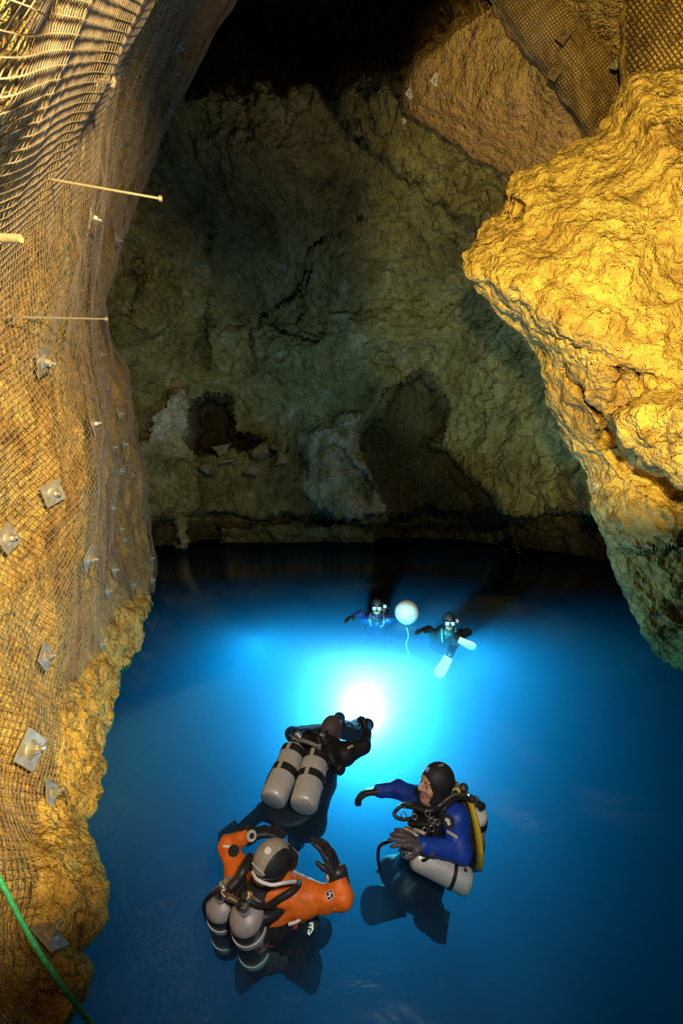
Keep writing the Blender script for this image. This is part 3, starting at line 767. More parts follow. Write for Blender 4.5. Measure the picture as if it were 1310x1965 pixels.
# ------------------------------------------------------------------ green rope
def smooth_path(pts, n=24):
    pts = np.array([tuple(p) for p in pts], float); m = len(pts)
    if m == 2: return pts[0] + (pts[1] - pts[0]) * np.linspace(0, 1, n)[:, None]
    Q = np.concatenate([[2 * pts[0] - pts[1]], pts, [2 * pts[-1] - pts[-2]]])
    out = []
    for k in range(m - 1):
        p0, p1, p2, p3 = Q[k:k + 4]
        t = np.linspace(0, 1, max(3, n // (m - 1)), endpoint=(k == m - 2))[:, None]
        out.append(.5 * (2 * p1 + (p2 - p0) * t + (2 * p0 - 5 * p1 + 4 * p2 - p3) * t ** 2 + (3 * p1 - p0 - 3 * p2 + p3) * t ** 3))
    return np.concatenate(out)
def rope():
    core = smooth_path([at(-60, 1590, 1.05), at(0, 1690, 1.05), at(60, 1802, 1.04), at(115, 1885, 1.03), at(175, 1966, 1.02), at(240, 2050, 1.0)], 160)
    M['rope'] = mat('green_rope', (0.02, 0.30, 0.17), 0.6, 0, .35, 90)
    T = np.gradient(core, axis=0); T /= np.linalg.norm(T, axis=1)[:, None]
    A = np.cross(T, [0, 0, 1.0]); A /= np.linalg.norm(A, axis=1)[:, None]; B = np.cross(T, A)
    s = np.cumsum(np.concatenate([[0], np.linalg.norm(np.diff(core, axis=0), axis=1)]))
    t = empty('rope', Vector(core[0]), 'taut green rope running down the lower left corner', 'rope')
    for k in range(3):
        ph = s / 0.028 * 2 * math.pi + k * 2.094
        p = core + .0030 * (np.cos(ph)[:, None] * A + np.sin(ph)[:, None] * B) - core[0]
        V, F = tube_np([p], [0.0034], 6)
        link('strand', mesh_np('strand', V, F), M['rope'], t)
rope()

# ------------------------------------------------------------------ boulders on the ledge of the back wall
def boulder(px, py, Y, size, label, seed, mat_):
    bm = bmesh.new(); bmesh.ops.create_icosphere(bm, subdivisions=4, radius=1)
    co = np.array([v.co[:] for v in bm.verts])
    k = np.random.default_rng(seed).normal(size=(9, 3)); k /= np.linalg.norm(k, axis=1)[:, None]
    d = np.min(np.stack([0.62 / np.maximum(co @ q, .2) for q in k]), 0); d = np.minimum(d, 1.3) ** 1.5
    co = co * d[:, None] * (1 + .12 * fbm(co * 2 + seed, 3))[:, None] * np.array(size)
    for v, c in zip(bm.verts, co): v.co = c
    o = link('boulder', bm_mesh('boulder', bm, True, 18), mat_); o.location = at(px, py, Y)
    o.rotation_euler = (0, .2, seed); tag(o, label, 'boulder')
M['boulder'] = mat('pale_stone', (0.15, 0.115, 0.07), .9, 0, .4, 4, .6)
for k, (px, py, Y, s, lab) in enumerate([
        (425, 862, 15.2, (.42, .3, .22), 'pale angular boulder at the mouth of the dark hole'),
        (438, 884, 14.9, (.28, .22, .15), 'whitish flat boulder below the one at the dark hole'),
        (505, 871, 15.2, (.45, .35, .3), 'biggest brown boulder on the ledge right of the dark hole'),
        (535, 882, 15.0, (.3, .3, .22), 'small brown boulder at the right end of the ledge'),
        (480, 905, 14.5, (.24, .22, .15), 'low brown boulder in front of the ledge boulders'),
        (400, 893, 14.9, (.34, .3, .2), 'brown boulder on the ledge next to the pale rock pillar')]):
    boulder(px, py, Y, s, lab, k + 3, M['boulder'])

# ------------------------------------------------------------------ signed-distance bodies
def surface_nets(f, org, h):
    s = f < 0
    nx, ny, nz = f.shape
    cnt = np.zeros((nx - 1, ny - 1, nz - 1), np.int16); pos = np.zeros((nx - 1, ny - 1, nz - 1, 3), np.float32)
    def sl(d, n): return slice(d, n - 1 + d)
    corners = [(i, j, k) for i in (0, 1) for j in (0, 1) for k in (0, 1)]
    for a in corners:
        for ax in range(3):
            if a[ax]: continue
            b = list(a); b[ax] = 1
            fa = f[sl(a[0], nx), sl(a[1], ny), sl(a[2], nz)]; fb = f[sl(b[0], nx), sl(b[1], ny), sl(b[2], nz)]
            cr = (fa < 0) != (fb < 0)
            if not cr.any(): continue
            t = fa[cr] / (fa[cr] - fb[cr])
            p = np.empty((len(t), 3), np.float32); p[:] = a; p[:, ax] = t
            pos[cr] += p; cnt[cr] += 1
    act = cnt > 0
    idx = np.full(cnt.shape, -1, np.int64); idx[act] = np.arange(act.sum())
    base = np.argwhere(act)
    V = (base + pos[act] / cnt[act][:, None]) * h + org
    F = []
    for ax in range(3):
        sa = [slice(None)] * 3; sb = [slice(None)] * 3; sa[ax] = slice(0, -1); sb[ax] = slice(1, None)
        a = s[tuple(sa)]; b = s[tuple(sb)]; c = a != b
        e = np.argwhere(c); u, v = [(1, 2), (2, 0), (0, 1)][ax]
        m = (e[:, u] > 0) & (e[:, v] > 0) & (e[:, u] < f.shape[u] - 1) & (e[:, v] < f.shape[v] - 1); e = e[m]
        inside_a = a[tuple(e.T)]
        def cell(du, dv):
            q = e.copy(); q[:, u] -= du; q[:, v] -= dv; return idx[tuple(q.T)]
        q = np.stack([cell(0, 0), cell(1, 0), cell(1, 1), cell(0, 1)], 1)
        q[~inside_a] = q[~inside_a][:, ::-1]
        F.append(q)
    return V, np.concatenate(F)
class Sdf:
    def __init__(s): s.p = []
    def cone(s, a, b, ra, rb, m=0, k=.03, sub=False): s.p.append(('c', np.array(tuple(a), float), np.array(tuple(b), float), ra, rb, m, k, sub)); return s
    def ball(s, a, r, m=0, k=.03, sub=False): return s.cone(a, Vector(a) + Vector((0, 0, 1e-4)), r, r, m, k, sub)
    def ell(s, c, rad, m=0, k=.03, rot=None, sub=False): s.p.append(('e', np.array(tuple(c), float), np.array(rad, float), None if rot is None else np.array(rot), None, m, k, sub)); return s
    def box(s, c, half, r, m=0, k=.01, rot=None, sub=False): s.p.append(('b', np.array(tuple(c), float), np.array(half, float), None if rot is None else np.array(rot), r, m, k, sub)); return s
    def dist(s, q, prim):
        t = prim[0]
        if t == 'c':
            a, b, ra, rb = prim[1:5]; ab = b - a; l2 = ab @ ab
            h = np.clip(((q - a) @ ab) / l2, 0, 1)
            d = q - a - h[:, None] * ab
            return np.sqrt((d * d).sum(1)) - (ra + (rb - ra) * h)
        c, r, rot, rr = prim[1:5]; d = q - c
        if rot is not None: d = d @ rot
        if t == 'e':
            k0 = np.sqrt(((d / r) ** 2).sum(1)); k1 = np.sqrt(((d / r ** 2) ** 2).sum(1))
            return np.where(k1 > 1e-9, k0 * (k0 - 1) / np.maximum(k1, 1e-9), -r.min())
        w = np.abs(d) - (r - rr); return np.sqrt((np.maximum(w, 0) ** 2).sum(1)) + np.minimum(w.max(1), 0) - rr
    def ev(s, q):
        f = np.full(len(q), 10.0)
        for p in s.p:
            d = s.dist(q, p); k = p[6]
            if p[7]:
                h = np.clip(.5 - .5 * (f + d) / k, 0, 1); f = f * (1 - h) - d * h + k * h * (1 - h)
            else:
                h = np.clip(.5 + .5 * (f - d) / k, 0, 1); f = f * (1 - h) + d * h - k * h * (1 - h)
        return f
    def mesh(s, name, h, wrinkle=0.0, wf=14.0, mtx=None):
        lo = np.full(3, 1e9); hi = -lo
        for p in s.p:
            if p[7]: continue
            if p[0] == 'c':
                for c, r in ((p[1], p[3]), (p[2], p[4])): lo = np.minimum(lo, c - r); hi = np.maximum(hi, c + r)
            else:
                r = np.max(p[2]); lo = np.minimum(lo, p[1] - r); hi = np.maximum(hi, p[1] + r)
        lo -= 3 * h + .02; hi += 3 * h + .02
        n = np.ceil((hi - lo) / h).astype(int) + 1
        ax = [lo[k] + h * np.arange(n[k]) for k in range(3)]
        G = np.stack(np.meshgrid(*ax, indexing='ij'), -1).reshape(-1, 3)
        f = s.ev(G)
        if wrinkle:
            m = np.abs(f) < .06
            q = G[m]; f[m] += wrinkle * fbm(q * wf, 3, .55, True)
        V, F = surface_nets(f.reshape(n), lo, h)
        fc = V[F].mean(1)
        best = np.full(len(fc), 1e9); mid = np.zeros(len(fc), np.int32)
        for p in s.p:
            if p[5] < 0: continue
            d = s.dist(fc, p)
            if p[7]: d = np.abs(d) + 1e-3
            b = d < best; best[b] = d[b]; mid[b] = p[5]
        if mtx is not None:
            Mx = np.array(mtx); V = V @ Mx[:3, :3].T + Mx[:3, 3]
        me = mesh_np(name, V, F); me.polygons.foreach_set('material_index', mid)
        return me
def shift(me, v):
    co = np.empty(len(me.vertices) * 3, np.float32); me.vertices.foreach_get('co', co)
    co = co.reshape(-1, 3) - np.array(tuple(v), np.float32); me.vertices.foreach_set('co', co.ravel()); me.update(); return me
def part(name, me, material, parent, root=None, label=None):
    """me is in world coordinates; the thing's empty only has a location"""
    root = root or parent
    while root.parent is not None: root = root.parent
    shift(me, root.location)
    o = link(name, me, material, parent)
    if label: o['label'] = label
    return o

M['orange'] = mat('orange_suit', (0.86, 0.17, 0.012), .55, 0, .12, 25, .25)
M['black'] = mat('black_suit', (0.012, 0.012, 0.015), .55, 0, .3, 30, .2)
M['navy'] = mat('navy_suit', (0.015, 0.03, 0.12), .5, 0, .3, 30, .2)
M['blue'] = mat('blue_suit', (0.008, 0.055, 0.42), .5, 0, .15, 25, .25)
M['hood'] = mat('black_neoprene', (0.018, 0.018, 0.022), .6, 0, .2, 60, .1)
M['tan'] = mat('tan_neoprene', (0.36, 0.30, 0.22), .65, 0, .12, 60, .1)
M['glove'] = mat('black_glove', (0.02, 0.02, 0.024), .5, 0, .3, 50, .2)
M['glove2'] = mat('worn_grey_glove', (0.10, 0.075, 0.085), .5, 0, .4, 60, .2)
M['skin'] = mat('skin', (0.62, 0.33, 0.23), .45, 0, .08, 40, .05)
M['stubble'] = mat('stubbled_skin', (0.45, 0.22, 0.14), .6, 0, .25, 160, .05)
M['lip'] = mat('lip', (0.45, 0.16, 0.13), .4)
M['silver'] = mat('silver_tank', (0.70, 0.68, 0.64), .42, .25, .12, 8, .1)
M['cream'] = mat('pale_tank_shoulder', (0.66, 0.60, 0.48), .4, .15, .08, 8)
M['tankblack'] = mat('charcoal_tank', (0.035, 0.034, 0.034), .4, .1, .25, 12, .1)
M['tankgrey'] = mat('grey_tank_shoulder', (0.33, 0.30, 0.29), .45, .1, .2, 14)
M['winggrey'] = mat('worn_dark_wing', (0.085, 0.075, 0.068), .6, 0, .3, 18, .2)
M['strap'] = mat('black_webbing', (0.015, 0.015, 0.015), .65)
M['rubber'] = mat('black_rubber', (0.02, 0.02, 0.02), .4)
M['chrome'] = mat('chrome', (0.75, 0.74, 0.72), .22, .9)
M['white'] = mat('white_print', (0.80, 0.79, 0.76), .5)
M['sclera'] = mat('eye_white', (0.48, 0.42, 0.38), .3)
M['hosewhite'] = mat('white_hose', (0.78, 0.78, 0.80), .4)
M['red'] = mat('red_rubber', (0.62, 0.06, 0.02), .45)
M['yellow'] = mat('yellow_wing', (0.75, 0.52, 0.02), .5, 0, .1, 20, .1)
M['fin'] = mat('black_fin', (0.015, 0.015, 0.018), .5)
M['finpale'] = mat('pale_pink_fin', (0.62, 0.30, 0.33), .5)
M['finwhite'] = mat('white_fin', (0.55, 0.55, 0.56), .5)
M['lens'] = mat('mask_lens', (0.72, 0.70, 0.74), .12, 0, 0, 1, 0, .8)  # pale base colour stands for light reflected in the glass
M['bluebadge'] = mat('blue_print', (0.10, 0.28, 0.75), .5)
M['camgrey'] = mat('camera_housing', (0.05, 0.055, 0.065), .4, .3)

def hand(sd, wrist, d, nrm, side, curl=.5, spread=.16, s=1.0, thumb_out=.8):
    """five bent fingers on a palm; d points along the fingers, nrm is the palm's facing, side=+1 thumb on d x nrm side"""
    d = Vector(d).normalized(); nrm = Vector(nrm); nrm = (nrm - d * nrm.dot(d)).normalized(); w = d.cross(nrm).normalized() * side
    wrist = Vector(wrist)
    R_ = np.array(Matrix((w, d, nrm)).transposed())
    sd.cone(wrist - d * .045 * s, wrist, .041 * s, .036 * s, 0, .02)
    sd.box(wrist + d * .052 * s, (.044 * s, .052 * s, .018 * s), .016 * s, 0, .015, R_)
    for k, (off, ln) in enumerate([(.034, .088), (.0115, .098), (-.0115, .090), (-.034, .072)]):
        p = wrist + d * (.100 - .004 * abs(k - 1)) * s + w * off * s
        dd = (d + w * spread * (1.2 - k * .8)).normalized(); a = 0
        cur = p - dd * .02 * s
        for q, (fr, rr) in enumerate([(.46, .0125), (.31, .0112), (.25, .0098)]):
            a = a + curl * (.55 if q == 0 else .75) * (1 + .12 * k)
            v = dd * math.cos(a) + nrm * math.sin(a)
            nx_ = cur + v * (ln * fr + (.02 if q == 0 else 0)) * s
            sd.cone(cur, nx_, rr * s * 1.08, rr * s, 0, .006); cur = nx_
    p = wrist + d * .028 * s + w * .036 * s
    v1 = (d * .75 + w * thumb_out + nrm * .35).normalized(); p2 = p + v1 * .050 * s
    v2 = (d * .95 + w * thumb_out * .45 + nrm * (.3 + curl * .4)).normalized(); p3 = p2 + v2 * .036 * s
    sd.cone(p - v1 * .015 * s, p2, .0165 * s, .0135 * s, 0, .010); sd.cone(p2, p3, .0135 * s, .011 * s, 0, .006)
def glove(parent, wrist, d, nrm, side, material, curl=.5, spread=.16, s=1.05, cuff=None, thumb_out=.8):
    sd = Sdf(); hand(sd, wrist, d, nrm, side, curl, spread, s, thumb_out)
    return part('glove', sd.mesh('glove', .0055, .0015, 40), material, parent)
def frame_m(c, fwd, up=(0, 0, 1)):
    y = Vector(fwd).normalized(); u = Vector(up); x = y.cross(u).normalized(); z = x.cross(y)
    m = Matrix((x, y, z)).transposed().to_4x4(); m.translation = Vector(c); return m
def head_parts(parent, m, hoodmat=('hood',), face=True, h=.006, stubble=True):
    """local frame: y is where the person looks, z up"""
    if face:
        s = Sdf()
        s.ell((0, -.008, .03), (.074, .094, .092), 0).ell((0, .028, -.05), (.056, .062, .066), 0, .03)
        s.ell((0, .060, -.088), (.024, .022, .020), 1, .03)
        s.cone((-.030, .040, -.075), (.030, .040, -.075), .030, .030, 1, .02)
        s.cone((-.034, .078, .038), (.034, .078, .038), .013, .013, 0, .015)
        s.cone((0, .086, .030), (0, .110, -.010), .009, .0145, 0, .012)
        s.cone((-.012, .096, -.014), (.012, .096, -.014), .009, .009, 0, .008)
        s.ell((-.040, .068, -.015), (.022, .02, .024), 0, .02).ell((.040, .068, -.015), (.022, .02, .024), 0, .02)
        for e in (-1, 1): s.ell((.031 * e, .100, .014), (.019, .014, .011), -1, .012, None, True)
        s.cone((-.017, .087, -.044), (.017, .087, -.044), .0050, .0050, 2, .006)
        s.cone((-.015, .085, -.053), (.015, .085, -.053), .0055, .0055, 2, .006)
        s.cone((0, -.015, -.06), (0, -.03, -.17), .055, .06, 0, .03)
        head = part('head', s.mesh('head', h, 0, 1, m), [M['skin'], M['stubble'] if stubble else M['skin'], M['lip']], parent)
        for e in (-1, 1):
            bm = bmesh.new(); bmesh.ops.create_uvsphere(bm, u_segments=12, v_segments=8, radius=.0115)
            for v in bm.verts: v.co = m @ (v.co + Vector((.031 * e, .0775, .013)))
            ey = part('eye', bm_mesh('eye', bm, True), M['sclera'], head)
            bm = bmesh.new(); bmesh.ops.create_uvsphere(bm, u_segments=10, v_segments=6, radius=.0065)
            for v in bm.verts: v.co = m @ (Vector((v.co.x, v.co.y * .5, v.co.z)) + Vector((.030 * e, .0872, .013)))
            part('iris', bm_mesh('iris', bm, True), M['hood'], ey if False else head)
            s2 = Sdf().cone((.016 * e, .092, .036), (.046 * e, .078, .040), .0045, .0035, 0, .004)
            part('eyebrow', s2.mesh('eyebrow', .003, 0, 1, m), M['strap'], head)
    s = Sdf()
    s.ell((0, -.010, .032), (.086, .105, .103), 0).ell((0, .020, -.05), (.068, .070, .078), 0, .03)
    s.cone((0, -.015, -.06), (0, -.035, -.15), .072, .080, 0, .04).cone((0, -.035, -.14), (0, -.03, -.19), .085, .11, 0, .04)
    # face opening
    s.ell((0, .118, -.018), (.066, .094, .086), -1, .010, None, True)
    if hoodmat[0] == 'twotone':
        # pale centre panel over the crown, black sides
        me = s.mesh('hood', h, .0012, 30, m)
        fc = np.empty(len(me.polygons) * 3, np.float32); me.polygons.foreach_get('center', fc); fc = fc.reshape(-1, 3)
        L = np.array(m.inverted()); q = fc @ L[:3, :3].T + L[:3, 3]
        pale = (np.abs(q[:, 0] + .012) < .056) & (q[:, 2] > -.055) & (q[:, 1] < .072) & ~((q[:, 1] < -.02) & (q[:, 2] < -.045))
        me.polygons.foreach_set('material_index', pale.astype(np.int32))
        return part('hood', me, [M['hood'], M['tan']], parent)
    return part('hood', s.mesh('hood', h, .0012, 30, m), M[hoodmat[0]], parent)
def dive_mask(parent, m, lens='lens'):
    bm = bmesh.new(); box_bm(bm, 0, .100, .012, .150, .045, .086, .018); fr = part('mask', bm_mesh_m('mask', bm, m), M['rubber'], parent)
    for e in (-1, 1):
        bm = bmesh.new(); box_bm(bm, .037 * e, .124, .018, .058, .006, .056, .0025); part('lens', bm_mesh_m('lens', bm, m), M[lens], fr)
    bm = bmesh.new(); box_bm(bm, 0, .125, -.008, .034, .034, .05, .010); part('nose_pocket', bm_mesh_m('nose_pocket', bm, m), M['rubber'], fr)
    ang = np.linspace(0, 2 * math.pi, 40, endpoint=True)
    p = np.stack([.092 * np.sin(ang), -.010 + .112 * np.cos(ang), .02 + .0 * ang], -1); Mx = np.array(m); p = p @ Mx[:3, :3].T + Mx[:3, 3]
    V, F = tube_np([p], [.007], 6); part('strap', mesh_np('strap', V, F), M['rubber'], fr)
    return fr
def bm_mesh_m(name, bm, m):
    bmesh.ops.transform(bm, matrix=m, verts=bm.verts); return bm_mesh(name, bm, True)
def axis_m(a, b):
    m = frame_z(Vector(b) - Vector(a)).to_4x4(); m.translation = Vector(a); return m
def hose(name, pts, r, material, parent, n=30, sides=8):
    V, F = tube_np([smooth_path(pts, n)], [r], sides, True); return part(name, mesh_quads(name, V, F), material, parent)
def tank(parent, a, b, r, body, shoulder, bands=(.3, .75), bandmat='chrome', name='tank', boot=None, valve=True, knobdir=None, bandh=.045, buckle=None):
    """a = foot, b = neck"""
    a = Vector(a); b = Vector(b); L = (b - a).length; m = axis_m(a, b)
    bm = bmesh.new(); prof = [(0, 0), (r * .80, .0), (r * .95, .008), (r, .028), (r, L - r * 1.0)]
    lathe_bm(bm, prof + [(r, L - r * .98), (r * .985, L - r * .80)], 32, m)
    t = part(name, bm_mesh(name, bm, True, 50), M[body], parent)
    bm = bmesh.new(); pr = []
    for k in range(9):
        u = k / 8 * math.pi / 2; pr.append((max(.022, r * math.cos(u) * .995), L - r * .84 + r * .62 * math.sin(u)))
    lathe_bm(bm, pr + [(.022, L - .01), (.018, L), (0, L)], 32, m); part('tank_shoulder', bm_mesh('tank_shoulder', bm, True, 50), M[shoulder], t)
    for q in bands:
        h0 = q * L; bm = bmesh.new(); lathe_bm(bm, [(r * .99, h0), (r + .004, h0), (r + .004, h0 + bandh), (r * .99, h0 + bandh)], 32, m)
        bo = part('band', bm_mesh('band', bm, True), M[bandmat], t)
        if buckle:
            bm = bmesh.new(); lathe_bm(bm, [(r + .001, h0 - .004), (r + .007, h0 - .004), (r + .007, h0 + bandh + .004), (r + .001, h0 + bandh + .004)], 64, m)
            keep = []
            inv = m.inverted()
            for f in list(bm.faces):
                c = inv @ f.calc_center_median(); aa = math.degrees(math.atan2(c.y, c.x)) % 360
                if not any(abs((aa - x_ + 180) % 360 - 180) < 9 for x_ in buckle): keep.append(f)
            bmesh.ops.delete(bm, geom=keep, context='FACES'); part('buckle', bm_mesh('buckle', bm, True), M['cream'], t)
    if boot:
        bm = bmesh.new(); lathe_bm(bm, [(0, -.006), (r * .8, -.006), (r * 1.03, .02), (r * 1.03, .10), (r * .99, .10)], 32, m); part('boot', bm_mesh('boot', bm, True), M[boot], t)
    if valve:
        bm = bmesh.new(); lathe_bm(bm, [(0, L - .005), (.021, L - .005), (.021, L + .045), (.015, L + .055), (0, L + .055)], 16, m); v = part('valve', bm_mesh('valve', bm, True), M['chrome'], t)
        if knobdir is not None:
            c = m @ Vector((0, 0, L + .028)); kd = Vector(knobdir).normalized(); mk = axis_m(c, c + kd)
            bm = bmesh.new(); lathe_bm(bm, [(0, .0), (.012, 0), (.012, .04), (.022, .042), (.024, .07), (.018, .078), (0, .078)], 14, mk); part('knob', bm_mesh('knob', bm, True), M['rubber'], t)
    return t
def paddle(parent, a, tip, up, w0, w1, material, name='fin', thick=.012):
    """fin blade from the foot pocket a to its tip"""
    a = Vector(a); tip = Vector(tip); d = (tip - a); L = d.length; d.normalize(); up = Vector(up); up = (up - d * up.dot(d)).normalized(); s = d.cross(up)
    n = 18; V = []; F = []
    bm = bmesh.new(); top = []; bot = []
    for k in range(n):
        u = k / (n - 1); w = (w0 + (w1 - w0) * min(1, u * 1.25)) * (1 if u < .72 else math.sqrt(max(.10, 1 - ((u - .72) / .30) ** 2)))
        th = .035 * (1 - u) ** 2 + thick * .5
        c = a + d * (u * L) + up * (-.05 * u * u)
        row = []
        for q in (-1, -.86, -.7, 0, .7, .86, 1):
            rib = .008 if abs(q) in (.86,) else 0
            row.append((c + s * (q * w / 2), th * (1 - .25 * abs(q)) + rib))
        top.append([bm.verts.new(p + up * t) for p, t in row]); bot.append([bm.verts.new(p - up * t) for p, t in row])
    for k in range(n - 1):
        for j in range(6):
            bm.faces.new((top[k][j], top[k][j + 1], top[k + 1][j + 1], top[k + 1][j])); bm.faces.new((bot[k][j + 1], bot[k][j], bot[k + 1][j], bot[k + 1][j + 1]))
        bm.faces.new((top[k][0], top[k + 1][0], bot[k + 1][0], bot[k][0])); bm.faces.new((top[k + 1][6], top[k][6], bot[k][6], bot[k + 1][6]))
    for k in (0, n - 1):
        for j in range(6): bm.faces.new((top[k][j], bot[k][j], bot[k][j + 1], top[k][j + 1]))
    return part(name, bm_mesh(name, bm, True, 60), material, parent)
def wing(parent, c, nrm, up, w, h, t, material, name='wing', rim=None):
    """buoyancy wing: a flattened oval cushion"""
    n = Vector(nrm).normalized(); u = Vector(up); u = (u - n * u.dot(n)).normalized(); s = u.cross(n)
    rot = np.array(Matrix((s, u, n)).transposed())
    sd = Sdf().ell(c, (w, h, t), 0, .01, rot)
    o = part(name, sd.mesh(name, .012, .004, 9), material, parent)
    if rim is not None:
        ang = np.linspace(0, 2 * math.pi, 60); cc = np.array(tuple(c))
        p = cc + np.outer(np.cos(ang) * w * .97, np.array(s)) + np.outer(np.sin(ang) * h * .97, np.array(u))
        V, F = tube_np([p], [rim[0]], 10); part('trim', mesh_np('trim', V, F), rim[1], o)
    return o
from mathutils.bvhtree import BVHTree
def hit_on(objs, px, py):
    """where the sight line through a picture point meets a part"""
    best = None
    r, e = ray(px, py); d = Vector((float(r), 1, float(e))).normalized(); o = Vector((0, 0, CAMZ))
    for ob in objs:
        root = ob
        off = Vector((0, 0, 0))
        while root.parent is not None: root = root.parent
        off = root.location
        if 'bvh' not in BV or ob.name not in BV: BV[ob.name] = BVHTree.FromPolygons([tuple(v.co) for v in ob.data.vertices], [tuple(p.vertices) for p in ob.data.polygons])
        h = BV[ob.name].ray_cast(o - off, d)
        if h[0] is not None and (best is None or h[3] < best[2]): best = (h[0] + off, h[1], h[3])
    if best is None:
        return None
    n = best[1]
    if n.dot(d) > 0: n = -n
    return best[0], n
BV = {}
def decal(name, obj, px, py, outline, material, parent, lift=.002, thick=.002, up=None, wrap=None):
    """small printed patch lying on a part, outline in metres in the patch's plane"""
    h = hit_on([obj], px, py)
    if h is None: print('decal missed', name, px, py); return None
    c, n = h; m = frame_z(n, Vector(up) if up is not None else Vector((0, 0, 1))).to_4x4(); m.translation = c + n * lift
    bm = bmesh.new()
    for pol in outline:
        vs_ = [bm.verts.new(m @ Vector((x, y, thick))) for x, y in pol]; vb = [bm.verts.new(m @ Vector((x, y, -thick))) for x, y in pol]
        bm.faces.new(vs_); bm.faces.new(vb[::-1])
        k = len(pol)
        for j in range(k): bm.faces.new((vs_[j], vb[j], vb[(j + 1) % k], vs_[(j + 1) % k]))
    return part(name, bm_mesh(name, bm), material, parent)
def disc(r, n=20, cx=0, cy_=0): return [(cx + r * math.cos(2 * math.pi * k / n), cy_ + r * math.sin(2 * math.pi * k / n)) for k in range(n)]
def seg(x0, y0, x1, y1, w):
    d = math.hypot(x1 - x0, y1 - y0) or 1; nx_, ny_ = -(y1 - y0) / d * w / 2, (x1 - x0) / d * w / 2
    return [(x0 + nx_, y0 + ny_), (x0 - nx_, y0 - ny_), (x1 - nx_, y1 - ny_), (x1 + nx_, y1 + ny_)]
def clip(parent, p, r=.014):
    """small metal snap on a harness"""
    ang = np.linspace(0, 2 * math.pi, 14); p = np.array(tuple(p))
    V, F = tube_np([p + np.stack([r * np.cos(ang), r * .3 * np.sin(ang), 1.2 * r * np.sin(ang)], -1)], [.0038], 6); part('metal_clip', mesh_np('metal_clip', V, F), M['chrome'], parent)

